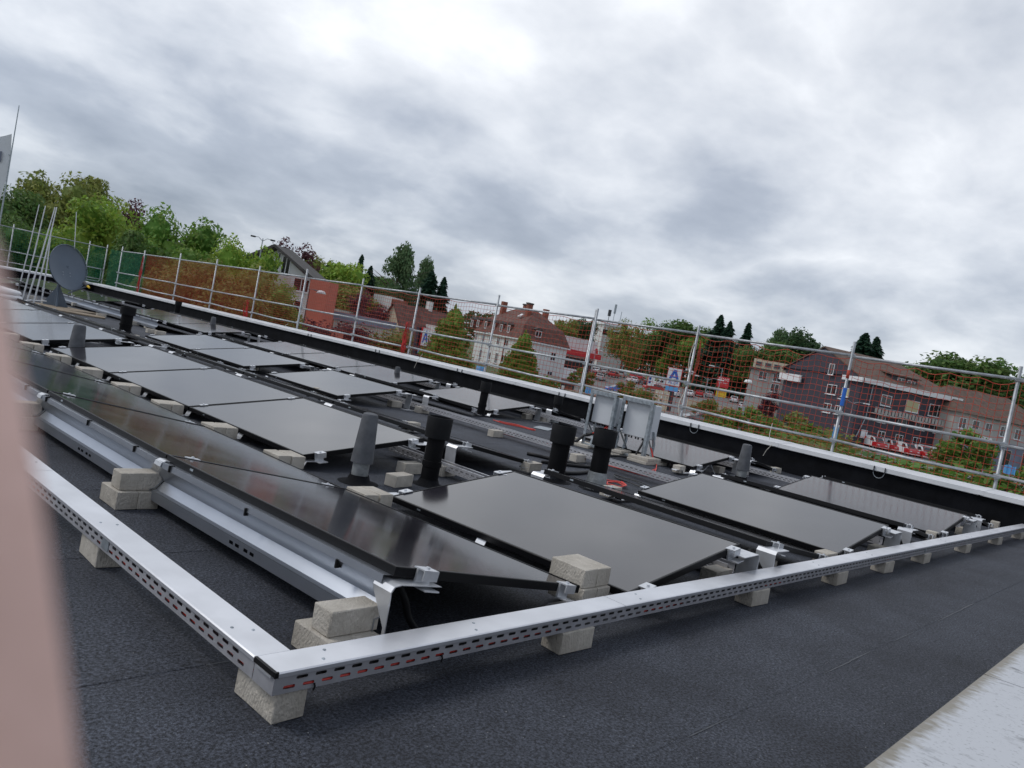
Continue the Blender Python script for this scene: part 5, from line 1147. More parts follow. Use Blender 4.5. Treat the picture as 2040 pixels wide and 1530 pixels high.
for (cx, cy, w_, h) in ((375, 690, 0.9, 1.5), (485, 715, 0.9, 1.5), (590, 730, 0.9, 1.5), (710, 760, 1.0, 1.5), (830, 790, 1.5, 1.2), (440, 950, 0.9, 1.6), (680, 1020, 0.9, 2.0), (790, 1030, 1.6, 1.4), (570, 985, 0.9, 1.5)): H.window('x', 0.0, H.face_px('x', 0.0, *c4(cx, cy)), w_, h)
for x in (3.0, 8.0):
    for z in (1.8, 5.3): H.window('y', 0.0, Vector((x, 0, z)), 1.2, 1.5)
H.part(MB().tube([(-0.12, 4.6, ze), (-0.12, 4.6, 0)], 0.07, 6), 'downpipe', 'brick_red')
for (cx, cy) in ((550, 325), (1050, 372)):
    q = H.face_px('x', 2.3, *c4(cx, cy)); t = (z2-z1)/(LX/2-0.4-i1); M = Matrix.Translation(q)@Matrix.Rotation(-atan2(t, 1), 4, 'Y'); MB().box(-0.5, 0.5, -0.35, 0.35, -0.05, 0.12, M).build('skylight', 'paint_white', rf)
# ---- red-banded shop
P0 = atd(1114, 664, 175); H = House('shop_building', 'white flat-roofed shop with a bright red fascia band behind the mansard house', (P0.x, P0.y, -1.2), ang2-0.15, 'shop')
H.part(MB().box(0, 10.5, 0, 14, 0, 7.9), 'wall', 'render_white'); H.part(MB().box(-0.3, 11.0, -1.8, -0.01, 3.9, 5.1), 'fascia', 'paint_red'); H.part(MB().box(0.5, 10, -0.1, -0.005, 0.2, 3.4), 'shop_front', 'window_glass')
H.part(MB().prism([(9.2, 5.15), (10.0, 5.15), (9.9, 6.1), (9.5, 6.5), (9.1, 6.1)], -1.75, -1.6, 'y'), 'roof_emblem', 'paint_red')
# ---- antenna building
P0 = atd(1204, 645, 235); H = House('antenna_building', 'distant white office block with antennas on its roof', (P0.x, P0.y, -0.2), ang2-0.2, 'building')
H.part(MB().box(0, 9.5, 0, 8, 0, 14.2), 'wall', 'render_white'); H.part(MB().box(-0.05, 9.55, -0.06, -0.01, 11.2, 12.8), 'window_band', 'window_glass'); H.part(MB().box(-0.4, 10, -0.4, 8.4, 14.2, 14.8), 'roof_edge', 'paint_white')
for (x, h, r_) in ((2.2, 4.2, 0.5), (3.9, 6.2, 0.35), (6.3, 4.5, 0.08), (8.2, 3.2, 0.08)):
    m = MB().tube([(x, 2, 14.8), (x, 2, 14.8+h)], 0.09, 6)
    if r_ > 0.2: m.tube([(x, 2, 14.8+h*0.55), (x, 2, 14.8+h)], r_, 8)
    H.part(m, 'antenna', 'paint_dark' if x < 3 else 'galvanised')
# ---- cream gabled house
A0 = atd(801, 690, 90); B0 = atd(905, 715, 96); ang3 = atan2(B0.y-A0.y, B0.x-A0.x)
H = House('gabled_house', 'cream house with pointed gable and red tiled roof left of the first cypress', (A0.x, A0.y, Gd), ang3)
H.part(MB().box(0, 9.5, 0, 5.2, 0, 3.0).add([(0, 0, 3.0), (0, 5.2, 3.0), (0, 2.6, 6.9), (0.2, 0, 3.0), (0.2, 5.2, 3.0), (0.2, 2.6, 6.9)], [(0, 2, 1), (3, 4, 5), (0, 3, 5, 2), (1, 2, 5, 4)]), 'wall', 'render_cream')
m = MB().add([(-0.3, -0.35, 2.55), (10, -0.35, 2.55), (10, 2.6, 7.0), (-0.3, 2.6, 7.0), (-0.3, 5.55, 2.55), (10, 5.55, 2.55)], [(0, 1, 2, 3), (3, 2, 5, 4)]); m.v += [(x, y, z-0.16) for x, y, z in m.v[:6]]; m.f += [(6, 9, 8, 7), (9, 10, 11, 8), (0, 6, 7, 1), (1, 7, 8, 2), (0, 3, 9, 6), (3, 4, 10, 9)]
rf = H.part(m, 'roof', 'roof_red'); MB().box(5.3, 5.9, 2.5, 3.1, 6.6, 8.0).build('chimney', 'render_white', rf)
for k in range(3):
    q = MB(); q.box(-0.06, 0.0, 0.75+k*1.25, 1.65+k*1.25, 1.6, 3.3); H.part(q, 'window', 'paint_white'); MB().box(-0.08, -0.062, 0.85+k*1.25, 1.55+k*1.25, 1.75, 3.15).build('pane', 'window_glass', H.e.children[-1])
H.part(MB().box(4.2, 6.6, -0.25, 1.4, 3.3, 5.2), 'dormer', 'render_white'); H.window('y', -0.25, Vector((5.4, 0, 4.3)), 2.0, 1.4)
H.window('y', 0.0, Vector((5.5, 0, 1.3)), 1.6, 1.3)
# ---- white gabled house left with dark roof
A0 = atd(480, 560, 88); B0 = atd(645, 590, 84); ang4 = atan2(B0.y-A0.y, B0.x-A0.x)
H = House('white_gabled_house', 'white house with broad dark gable roof behind the trees at the left', (A0.x, A0.y, Gd), ang4)
Lx = 9.6; H.part(MB().box(0, Lx-1, 0, 3, 0, 6.7).add([(0, 0, 6.7), (Lx-1, 0, 6.7), (3.4, 0, 9.7), (0, 0.2, 6.7), (Lx-1, 0.2, 6.7), (3.4, 0.2, 9.7)], [(0, 1, 2), (3, 5, 4), (0, 2, 5, 3), (1, 4, 5, 2)]), 'wall', 'render_white')
m = MB(); r1 = [(3.4, -0.9, 10.2), (Lx-0.2, -0.9, 6.9), (Lx-0.2, 3.5, 6.9), (3.4, 3.5, 10.2), (-2.8, -0.9, 6.6), (-2.8, 3.5, 6.6)]
m.add(r1+[(x, y, z-0.3) for x, y, z in r1], [(0, 1, 2, 3), (0, 3, 5, 4), (0, 6, 7, 1), (1, 7, 8, 2), (4, 10, 6, 0), (6, 9, 8, 7), (6, 10, 11, 9)]); H.part(m, 'roof', 'roof_dark')
for (px, py, w_, h) in ((570, 528, 1.0, 1.9), (553, 520, 0.7, 1.9), (600, 568, 1.8, 1.4), (585, 610, 1.6, 1.4), (515, 570, 1.6, 1.4)): H.window('y', 0.0, H.face_px('y', 0.0, px, py), w_, h)
H.part(MB().box(2.5, 6.0, -1.2, 0, 6.0, 6.15).box(2.5, 6.0, -1.22, -1.17, 6.15, 7.0), 'balcony', 'render_grey')
# ---- coral wall block
A0 = atd(598, 640, 66); H = House('coral_block', 'tall coral red rendered wall with a lower block beside it', (A0.x, A0.y, Gd), ang4-0.1, 'wall')
zt = atd(640, 560, 66).z-Gd; H.part(MB().box(0.25, 2.0, 0, 1.6, 0, zt), 'tower', 'render_coral'); H.part(MB().box(2.01, 3.4, -0.6, 1.2, 0, zt*0.42), 'low_block', 'render_coral'); H.part(MB().box(0.7, 2.3, -0.8, -0.01, zt*0.36, zt*0.42), 'canopy', 'render_coral')
p = atd(636, 655, 62); e = empty('warning_lamp', (p.x, p.y, Gd)); tag(e, 'red signal lamp on a dark post in front of the coral wall', 'lamp'); MB().tube([(0, 0, 0), (0, 0, p.z-Gd-0.3)], 0.05, 6).build('post', 'paint_dark', e); MB().lathe([(0.2, 0), (0.22, 0.15), (0.15, 0.42), (0, 0.5)], 10, (0, 0, p.z-Gd-0.3)).build('lamp', 'paint_red', e, True)
# ---- pale tower, grey shed and low buildings between
A0 = atd(735, 640, 108); H = House('pale_tower', 'pale tall building with a brick stripe behind the reddish tree', (A0.x, A0.y, Gd), ang4-0.25, 'building')
zt = atd(760, 588, 108).z-Gd; H.part(MB().box(0, 2.9, 0, 3, 0, zt), 'wall', 'render_white'); H.part(MB().box(2.91, 3.7, 0.1, 3, 0, zt*0.97), 'brick_stripe', 'brick_red'); H.part(MB().box(3.71, 6.8, 0.2, 3, 0, zt*0.66).add([(3.71, 0.2, zt*0.66), (6.8, 0.2, zt*0.66), (6.4, 0.2, zt*0.88), (3.71, 3, zt*0.66), (6.8, 3, zt*0.66), (6.4, 3, zt*0.88)], [(0, 1, 2), (3, 5, 4), (0, 2, 5, 3), (1, 4, 5, 2)]), 'annex', 'render_white')
A0 = atd(652, 618, 96); H = House('red_shed', 'low dark red building with pale flat roof right of the coral wall', (A0.x, A0.y, Gd), ang4-0.2, 'shed')
H.part(MB().box(0, 6.2, 0, 5, 0, 4.6), 'wall', 'brick_red'); H.part(MB().box(-0.2, 6.4, -0.3, 5, 4.6, 4.9), 'roof_edge', 'render_grey')
A0 = atd(665, 640, 86); H = House('grey_shed', 'long low grey shed wall left of the blue letter banner', (A0.x, A0.y, Gd), ang4-0.2, 'shed'); H.part(MB().box(0, 5.2, 0, 4, 0, 3.7), 'wall', 'render_grey'); H.part(MB().box(-0.15, 5.35, -0.2, 4, 3.7, 4.6), 'roof_band', 'bluegrey_wall')
A0 = atd(655, 668, 78); o = MB().box(0, 9, 0, 0.25, 0, 2.5).build('garden_wall', 'render_grey'); o.location = (A0.x, A0.y, Gd); o.rotation_euler = (0, 0, ang4-0.2); tag(o, 'pale low wall in front of the grey shed', 'wall')
# cream low wall in the car park, grey wooden fence at mansard house
a = on_ground(1368, 815); o = MB().box(0, 8.5, 0, 0.3, 0, 1.7).build('garden_wall', 'render_cream'); o.location = a; o.rotation_euler = (0, 0, atan2(on_ground(1440, 828).y-a.y, on_ground(1440, 828).x-a.x)); tag(o, 'cream low wall right of the blue letter sign', 'wall')
a = on_ground(1530, 830); o = MB().box(0, 4.5, 0, 0.3, 0, 1.5).build('garden_wall', 'render_cream'); o.location = a; o.rotation_euler = (0, 0, atan2(on_ground(1562, 838).y-a.y, on_ground(1562, 838).x-a.x)); tag(o, 'short cream wall below the red cars at the right', 'wall')
fe = empty('wooden_fence', atd(1078, 765, 100)); fe.location.z = Gd; fe.rotation_euler = (0, 0, ang2); tag(fe, 'grey board fence at the right foot of the mansard house', 'fence')
for k in range(16): MB().box(k*0.18, k*0.18+0.165, 0.003*(k % 2), 0.03, 0, 1.9+0.02*(k % 3)).build('board', 'render_grey', fe)

# ================================================================ CARS
def wheel_meshes():
    M = Matrix.Rotation(pi/2, 4, 'X')
    a = MB().lathe([(0.20, -0.1), (0.30, -0.1), (0.32, -0.06), (0.32, 0.06), (0.30, 0.1), (0.20, 0.1)], 16, (0, 0, 0), M).build('t', 'tyre'); b = MB().lathe([(0, -0.105), (0.18, -0.105), (0.21, -0.09), (0.21, 0.09), (0.18, 0.105), (0, 0.105)], 12, (0, 0, 0), M).build('r', 'rim')
    x = (a.data, b.data); bpy.data.objects.remove(a); bpy.data.objects.remove(b); return x
TY, RI = wheel_meshes()
def loft(secs, n):
    m = MB(); vs = [v for s in secs for v in s]; fs = []
    for i_ in range(len(secs)-1):
        for k in range(n-1): fs.append((i_*n+k, i_*n+k+1, (i_+1)*n+k+1, (i_+1)*n+k))
    fs.append(tuple(range(n))); fs.append(tuple((len(secs)-1)*n+k for k in range(n-1, -1, -1)))
    return m.add(vs, fs)
def car_meshes(kind):
    # x forward; side profiles: lower body and cabin
    if kind == 'car': Ln, wd, belt, roof_, cab = 4.3, 0.88, 0.92, 1.46, [(-1.95, .92), (-1.55, 1.40), (-1.2, 1.46), (0.1, 1.47), (0.45, 1.38), (1.15, .95)]; low = [(-2.12, .38), (-2.15, .75), (-2.0, .95), (1.1, .97), (1.95, .80), (2.12, .62), (2.12, .36)]
    elif kind == 'van': Ln, wd, belt, roof_, cab = 4.5, 0.92, 1.1, 1.86, [(-2.2, 1.0), (-2.12, 1.80), (-1.9, 1.88), (0.6, 1.88), (0.95, 1.78), (1.55, 1.08)]; low = [(-2.24, .40), (-2.25, 1.02), (1.5, 1.12), (2.1, .95), (2.25, .7), (2.25, .36)]
    else: Ln, wd, belt, roof_, cab = 5.4, 0.98, 1.2, 2.4, [(-2.6, 1.1), (-2.55, 2.35), (-2.4, 2.42), (1.2, 2.42), (1.5, 2.25), (2.15, 1.25)]; low = [(-2.65, .42), (-2.65, 1.12), (2.1, 1.28), (2.6, 1.05), (2.68, .75), (2.66, .38)]
    body = MB(); n = len(low)
    for (pf, w0, tp) in ((low, wd, 0.03), (cab, wd-0.06, 0.16 if kind == 'car' else 0.09)):
        k = len(pf); zmax = max(z for x, z in pf); zmin = min(z for x, z in pf)
        def ww(z): return w0-tp*((z-zmin)/(zmax-zmin))**1.5
        vs = [(x, -ww(z), z) for x, z in pf]+[(x, ww(z), z) for x, z in pf]
        body.add(vs, [tuple(range(k)), tuple(range(2*k-1, k-1, -1))]+[(i_, i_+k, (i_+1) % k+k, (i_+1) % k) for i_ in range(k)])
    PN = []; zt = cab[2][1]; z0 = cab[0][1]
    for s in (-1, 1):
        w1 = wd-0.055; w2 = w1-(0.15 if kind == 'car' else 0.06)
        if kind == 'car': qs = [[(-1.70, 1.0), (-1.42, 1.33), (-0.45, 1.38), (-0.45, 1.0)], [(-0.36, 1.0), (-0.36, 1.38), (0.15, 1.37), (0.88, 1.0)]]
        elif kind == 'van': qs = [[(0.25, 1.18), (0.25, 1.68), (0.80, 1.70), (1.32, 1.18)]]
        else: qs = [[(0.8, 1.4), (0.8, 2.05), (1.38, 2.05), (1.95, 1.4)]]
        for q in qs: PN.append(('side_window', 'window_glass', MB().add([(x, s*(w1-(w1-w2)*((z-z0)/(zt-z0))**1.5*0.98+0.012), z) for x, z in q], [(0, 1, 2, 3)])))
    a, b = cab[-2], cab[-1]; w_ = wd-0.2
    def scr(a, b, f0, f1, o_, w0, w1_):
        p = [(a[0]+(b[0]-a[0])*f, a[1]+(b[1]-a[1])*f) for f in (f0, f1)]; return [(p[0][0]+o_, -w0, p[0][1]+0.012), (p[0][0]+o_, w0, p[0][1]+0.012), (p[1][0]+o_, w1_, p[1][1]+0.012), (p[1][0]+o_, -w1_, p[1][1]+0.012)]
    PN.append(('windscreen', 'window_glass', MB().add(scr(a, b, 0.06, 0.9, 0.015, w_-0.08, w_), [(0, 1, 2, 3)]))); a, b = cab[1], cab[0]; PN.append(('rear_window', 'window_glass', MB().add(scr(a, b, 0.08, 0.75, -0.02, w_-0.08, w_), [(0, 1, 2, 3)])))
    xf = low[-2][0]; xr = low[1][0]; zf = low[-2][1]; zr_ = low[1][1]
    for s in (-1, 1): PN.append(('headlight', 'lamp_lens', MB().box(xf-0.12, xf+0.01, s*(wd-0.3)-0.16, s*(wd-0.3)+0.16, zf-0.02, zf+0.13))); PN.append(('tail_light', 'tail_red', MB().box(xr-0.01, xr+0.08, s*(wd-0.18)-0.11, s*(wd-0.18)+0.11, zr_-0.12, zr_+0.14)))
    r = []
    for nm, mt, m in [('body', 'car_paint', body)]+PN:
        o = m.build(nm, mt); r.append((nm, o.data)); bpy.data.objects.remove(o)
    wb = {'car': (-1.3, 1.32), 'van': (-1.4, 1.4), 'bus': (-1.7, 1.75)}[kind]
    return r, wb, wd
CM = {k: car_meshes(k) for k in ('car', 'van', 'bus')}
for v in CM.values():
    for nm, me in v[0]:
        if nm == 'body':
            for p_ in me.polygons: p_.use_smooth = False
def car(kind, px, py, rot, colr, label, grp='cars in the car park', P=None):
    P = P or on_ground(px, py); vd = atan2(P.x, P.y)
    e = empty('parked_van' if kind != 'car' else 'parked_car', P, rot); tag(e, label, 'van' if kind != 'car' else 'car', grp)
    parts, wb, wd = CM[kind]
    for nm, me in parts: ob(nm, me, e, color=colr if nm == 'body' else None)
    for x in wb:
        for s in (-1, 1):
            t = ob('wheel', TY, e, (x, s*(wd-0.10), 0.32)); ob('rim', RI, t)
    return e
WH = (0.72, 0.73, 0.74); SI = (0.40, 0.41, 0.42); BK = (0.02, 0.02, 0.022); RD = (0.45, 0.015, 0.02); BL = (0.02, 0.14, 0.50); DB = (0.02, 0.03, 0.12); GY = (0.15, 0.155, 0.16)
rv = ang  # direction along the slate house front
CARS = [('car', 1228, 783, 2.6, BL, 'bright blue car behind the inverter frame'), ('bus', 1127, 758, -0.5, WH, 'white delivery van at the corner of the mansard house'), ('car', 1150, 759, -0.4, RD, 'red car beside the white delivery van'),
        ('car', 1133, 728, 0.3, GY, 'dark car at the far left of the car park'), ('car', 1148, 731, 0.3, DB, 'dark blue car in the far left row'), ('car', 1160, 734, 0.3, DB, 'second dark blue car in the far left row'), ('car', 1175, 742, 0.35, WH, 'white car right of the double scaffold post'), ('car', 1190, 744, 0.35, WH, 'second white car right of the double scaffold post'), ('car', 1206, 746, 0.35, SI, 'silver car, third in the row right of the double post'), ('car', 1181, 752, 0.5, RD, 'reddish car in front of the white ones'), ('car', 1222, 752, 0.35, RD, 'red and pale car in the middle row'), ('car', 1196, 758, 0.5, SI, 'silver car in the second row behind the inverters'),
        ('car', 1240, 752, 0.35, SI, 'silver car left of the red parked car'), ('car', 1262, 754, 0.35, RD, 'red parked car under the dark trees'), ('car', 1276, 757, 0.35, RD, 'second red parked car under the dark trees'), ('car', 1258, 762, 0.9, WH, 'white car left of the sign board'), ('car', 1282, 768, 0.9, BK, 'black car left of the blue and white sign board'), ('van', 1318, 772, 2.6, WH, 'white van left of the blue letter sign'), ('car', 1300, 778, 2.6, RD, 'red car just below the sign board'),
        ('car', 1372, 790, 0.5, WH, 'white car right of the tall scaffold post'), ('car', 1392, 790, 0.5, RD, 'red car below the lamp post with two arms'), ('car', 1412, 792, 0.5, SI, 'silver car below the yellow sign'), ('car', 1345, 790, 0.5, WH, 'white car right behind the blue letter sign'),
        ('car', 1462, 802, 0.4, WH, 'white car, first of the row right of the red sign'), ('car', 1488, 800, 0.4, WH, 'white car behind the row right of the red sign'), ('car', 1480, 816, 0.4, WH, 'white car in the front row beside the thin grey post'), ('car', 1512, 816, 0.4, WH, 'white hatchback right of the thin grey post'), ('car', 1538, 820, 0.6, RD, 'red car, left one below the slate gable'), ('car', 1556, 824, 0.6, RD, 'red car, right one below the slate gable'), ('car', 1496, 832, 2.5, WH, 'pale car half hidden by shrubs'), ('car', 1392, 846, 2.6, GY, 'dark grey car just over the coping left of the yellow shrub'), ('car', 1488, 872, 2.6, RD, 'red car just over the coping in front of the shrubs')]
for (k, px, py, rot, cl, lab) in CARS: car(k, px, py, rot, cl, lab)
VN = [(1738, 893, 'white van with red emblem, leftmost of the parked vans', WH, RD), (1772, 899, 'white van with red front, second of the parked vans', WH, RD), (1801, 906, 'white van with red front, third of the parked vans', WH, RD), (1832, 912, 'white van with red front, fourth of the parked vans', WH, RD), (1856, 914, 'white van with red emblem seen from the side, right of the row', WH, RD), (1880, 905, 'red and white van parked apart at the right end', RD, WH)]
for k, (px, py, lab, c1, c2) in enumerate(VN):
    P = on_ground(px, py); e = car('van', px, py, rv-1.75+(0.9 if k == 5 else 0.6 if k == 4 else 0), c1, lab, 'red and white company vans', P)
    # coloured front (bonnet and cab) as a fitted shell, and a triangular emblem on the sides
    m = MB(); low = [(1.0, .5), (1.0, 1.085), (1.52, 1.135), (2.11, .965), (2.265, .7), (2.265, .45)]
    for s in (-1, 1): m.add([(x, s*0.935, z) for x, z in low], [tuple(range(6))])
    m.add([(x, s*0.935, z) for s in (-1, 1) for x, z in low], [(i_, i_+1, i_+7, i_+6) for i_ in range(5)])
    m.add([(x, s*y_, z) for s in (-1, 1) for x, z, y_ in ((0.3, 1.895, .79), (0.6, 1.895, .79), (0.97, 1.80, .80))], [(0, 1, 4, 3), (1, 2, 5, 4)])
    o = m.build('front_colour', 'car_paint', e); o.color = (*c2, 1)
    for s in (-1, 1):
        q = MB().add([(-1.9, s*0.875, 1.62), (-0.7, s*0.875, 1.62), (-1.0, s*0.905, 1.15), (-1.6, s*0.905, 1.15), (-1.3, s*0.925, 0.98)], [(0, 1, 2, 4, 3)]); q.build('emblem', 'paint_red' if c1 == WH else 'paint_white', e)
        q = MB().add([(-1.55, s*0.884, 1.54), (-1.35, s*0.884, 1.54), (-1.30, s*0.905, 1.28), (-1.25, s*0.884, 1.54), (-1.05, s*0.884, 1.54), (-1.3, s*0.915, 1.12)], [(0, 1, 2, 5), (2, 3, 4, 5)]); q.build('emblem_mark', 'paint_white' if c1 == WH else 'paint_red', e)

# ================================================================ SIGNS, LAMPS, BINS
def face_cam(P): return atan2(-P.x, P.y)  # rotation about z so that local -y looks to the camera
def board(m, w_, z0, z1, y=0.0, t=0.12): return m.box(-w_/2, w_/2, y-t, y, z0, z1)
def textp(txt, size, mat, parent, x, y, z, nm='lettering', sx=1.0):
    me = text_mesh(txt, size); me.materials.clear(); me.materials.append(MATS[mat]); o = ob(nm, me, parent, (x, y, z)); o.rotation_euler = (pi/2, 0, 0); o.scale = (sx, 1, 1); return o
def letter_a(parent, cx, z0, w_, h, y):
    m = MB(); t = w_*0.16
    def bar(p, q, tt): 
        p = Vector(p); q = Vector(q); d = (q-p).normalized(); n = Vector((-d.y, d.x))*tt/2; a = [p+n, p-n, q-n, q+n]; m.add([(cx+v.x, y, z0+v.y) for v in a], [(0, 1, 2, 3)])
    bar((-w_*0.42, 0), (-w_*0.03, h), t); bar((w_*0.42, 0), (w_*0.03, h), t); bar((-w_*0.30, h*0.02), (0, h*0.80), t*0.7); bar((w_*0.30, h*0.02), (0, h*0.80), t*0.7); bar((-w_*0.14, h*0.28), (w_*0.14, h*0.28), t*0.8)
    return m.build('letter_emblem', 'paint_blue', parent)
P = on_ground(1335, 806); P = atd(1335, 790, 110); P.z = Gd
e = empty('pylon_sign', P, face_cam(P)); tag(e, 'white pylon sign with a big blue letter and red edge in the car park', 'sign')
zt = atd(1345, 734, 110).z-Gd; zb_ = atd(1341, 768, 110).z-Gd; w_ = 1.85
board(MB(), w_, zb_, zt).build('board', 'paint_white', e); board(MB(), w_+0.16, zb_-0.08, zt+0.08, 0.06, 0.16).build('red_edge', 'paint_red', e)
letter_a(e, 0, zb_+0.75, 1.5, zt-zb_-0.95, -0.128); textp('ALDI', 0.62, 'paint_blue', e, 0, -0.126, zb_+0.38)
board(MB(), 1.7, zb_-0.85, zb_-0.2).build('lower_board', 'paint_lightblue', e); MB().box(-0.45, 0.45, 0.0, 0.3, 0, zb_-0.1).build('post', 'paint_dark', e)
P = atd(840, 700, 70); P.z = Gd
e = empty('banner_sign', P, face_cam(P)+0.9); tag(e, 'narrow banner sign with a blue letter left of the cream gabled house', 'sign')
zt = atd(840, 652, 70).z-Gd; zb_ = atd(836, 687, 70).z-Gd
board(MB(), 0.95, zb_, zt).build('board', 'paint_white', e); board(MB(), 1.03, zb_-0.04, zt+0.04, 0.06, 0.16).build('red_edge', 'paint_red', e); letter_a(e, 0, zb_+0.25, 0.8, (zt-zb_)*0.7, -0.128)
board(MB(), 1.2, zb_-0.75, zb_-0.3).build('lower_board', 'paint_lightblue', e); board(MB(), 1.5, 0, zt+0.05, 0.5, 0.3).build('post', 'slate', e)
P = atd(1433, 800, 125); P.z = Gd
e = empty('pylon_sign', P, face_cam(P)); tag(e, 'dark red pylon sign with white lettering above a yellow board', 'sign')
zt = atd(1437, 750, 125).z-Gd; zm = atd(1433, 771, 125).z-Gd; zb_ = atd(1430, 790, 125).z-Gd
board(MB(), 1.75, zm, zt).build('board', 'paint_red', e); board(MB(), 1.55, zb_, zm-0.15).build('yellow_board', 'paint_yellow', e); textp('REWE', 0.62, 'paint_white', e, 0, -0.126, zt-0.42); textp('DEIN MARKT', 0.24, 'paint_white', e, 0, -0.126, zt-0.95); textp('PENNY', 0.42, 'paint_red', e, 0, -0.126, (zm+zb_)/2)
for x in (-0.6, 0.6): MB().box(x-0.07, x+0.07, 0.01, 0.12, 0, zt).build('post', 'galvanised', e)
P = atd(1294, 762, 125); P.z = -3.4
e = empty('sign_board', P, face_cam(P)); tag(e, 'white sign board with blue squares left of the blue letter sign', 'sign'); zt = atd(1296, 749, 125).z-P.z
board(MB(), 1.05, zt-1.5, zt).build('board', 'paint_white', e)
for (x, z) in ((-0.25, 0.4), (0.2, 0.4), (-0.25, 0.95), (0.2, 0.95)): board(MB(), 0.34, zt-z-0.2, zt-z+0.2, -0.123, 0.004).build('blue_square', 'paint_blue', e); e.children[-1].location.x = x
for x in (-0.4, 0.4): MB().box(x-0.05, x+0.05, 0.01, 0.1, 0, zt).build('post', 'paint_red', e)
P = atd(1316, 800, 105); P.z = Gd; e = empty('notice_wall', P, face_cam(P)); tag(e, 'pale notice wall covered with small dark posters beside the blue letter sign', 'notice board'); zt = atd(1318, 778, 105).z-Gd
board(MB(), 1.9, 0, zt).build('board', 'render_cream', e); rr = random.Random(3)
for k in range(14): x = -0.72+0.36*(k % 5); z = zt-0.35-0.45*(k//5); board(MB(), rr.uniform(.12, .24), z-rr.uniform(.08, .16), z+rr.uniform(.08, .14), -0.123, 0.004).build('poster', rr.choice(['paint_dark', 'render_grey', 'brick_red', 'paint_white']), e); e.children[-1].location.x = x
def lamp(px, pyt, d, arms, lab, base=Gd, arm=1.4, hd='paint_white'):
    T = atd(px, pyt, d); e = empty('street_lamp', (T.x, T.y, base), face_cam(T)); tag(e, lab, 'street lamp', 'street lamps'); h = T.z-base
    MB().tube([(0, 0, 0), (0, 0, h)], [0.075, 0.045], 8).build('pole', 'galvanised', e)
    for s in arms:
        MB().tube([(0, 0, h-0.25), (s*arm*0.5, 0, h+0.05), (s*arm, 0, h+0.02)], 0.03, 6).build('arm', 'galvanised', e); MB().cbox(min(s*arm*0.85, s*arm*1.45), max(s*arm*0.85, s*arm*1.45), -0.14, 0.14, h-0.06, h+0.08, 0.04).build('lamp_head', hd, e)
lamp(1411, 753, 105, (-1, 1), 'two-armed street lamp left of the red sign'); lamp(1440, 733, 120, (-1,), 'single-armed street lamp rising behind the red sign'); lamp(1358, 737, 118, (-1, 1), 'two-armed street lamp right of the blue letter sign')
lamp(1700, 800, 112, (-1, 1), 'two-armed street lamp in front of the slate house'); lamp(1187, 697, 150, (1,), 'street lamp beside the red-banded shop', -2.8, 0.9); lamp(524, 475, 75, (-1, 1), 'two-armed dark street lamp above the trees at the left', Gd, 0.75, 'paint_dark'); lamp(965, 662, 90, (1,), 'street lamp in front of the mansard house', Gd, 0.5); lamp(770, 668, 80, (), 'plain pale post left of the banner sign')
P = atd(1488, 775, 60); e = empty('street_lamp', (P.x, P.y, Gd), face_cam(P)); tag(e, 'white mushroom-headed lamp beside the grey flat-roofed building', 'street lamp', 'street lamps'); h = atd(1489, 760, 60).z-Gd
MB().tube([(0.5, 0, 0), (0.45, 0, h*0.5), (0.3, 0, h)], 0.04, 6).build('pole', 'galvanised', e); MB().lathe([(0.0, 0.26), (0.22, 0.22), (0.32, 0.05), (0.30, 0.0), (0, 0.0)], 14, (0, 0, h-0.1)).build('lamp_head', 'paint_white', e, True)
P = atd(645, 588, 28); e = empty('bracket_lamp', (13.9, P.y*13.9/P.x, 0), 0); P = on_plane(640, 585, (13.9, 0, 0), Vector((1, 0, 0))); e.location = (13.9, P.y, -3.3); tag(e, 'white half-round lamp on an arm in front of the coral wall', 'lamp'); h = P.z+3.3
MB().lathe([(0, 0.10), (0.10, 0.08), (0.16, 0.0), (0, 0.0)], 14, (0, 0, h)).build('lamp_head', 'paint_white', e, True); MB().tube([(0, 0, h+0.05), (0.1, 0.5, h+0.08), (0.15, 0.95, h+0.1), (0.15, 0.95, 0)], 0.02, 6).build('arm', 'paint_dark', e)
o = MB().tube([(0, 0, 0), (0, 0, 6.5)], 0.11, 8).build('grey_post', 'tube_steel'); P = atd(1478, 830, 42); o.location = (P.x, P.y, Gd); o.scale = (0.6, 0.6, (atd(1484, 790, 42).z-Gd)/6.5); tag(o, 'plain grey post standing among the shrubs right of the blue letter sign', 'post')
for k, (px, py, d, mt, lab) in enumerate(((1113, 772, 62, 'paint_dark', 'left black bin with yellow lid below the white delivery van'), (1121, 774, 62, 'paint_dark', 'second black bin below the white delivery van'), (1129, 775, 62, 'paint_dark', 'third dark bin below the white delivery van'), (1136, 777, 62, 'paint_dark', 'rightmost dark bin below the white delivery van'))):
    P = atd(px, py, d); e = empty('wheelie_bin', (P.x, P.y, P.z-0.5), face_cam(P)); tag(e, lab, 'bin', 'wheelie bins'); MB().prism([(-0.22, 0.05), (0.22, 0.05), (0.28, 0.95), (-0.28, 0.95)], -0.25, 0.25, 'y').build('body', mt, e); MB().cbox(-0.3, 0.3, -0.3, 0.28, 0.952, 1.02, 0.02).build('lid', 'paint_yellow' if k in (0, 2) else 'paint_dark', e); MB().box(-0.12, 0.12, -0.262, -0.252, 0.45, 0.75).build('sticker', 'paint_white' if k < 2 else 'brick_red', e)
    MB().box(-0.25, 0.25, -0.2, 0.2, -3.0-P.z, 0.05).build('plinth', 'render_grey', e)
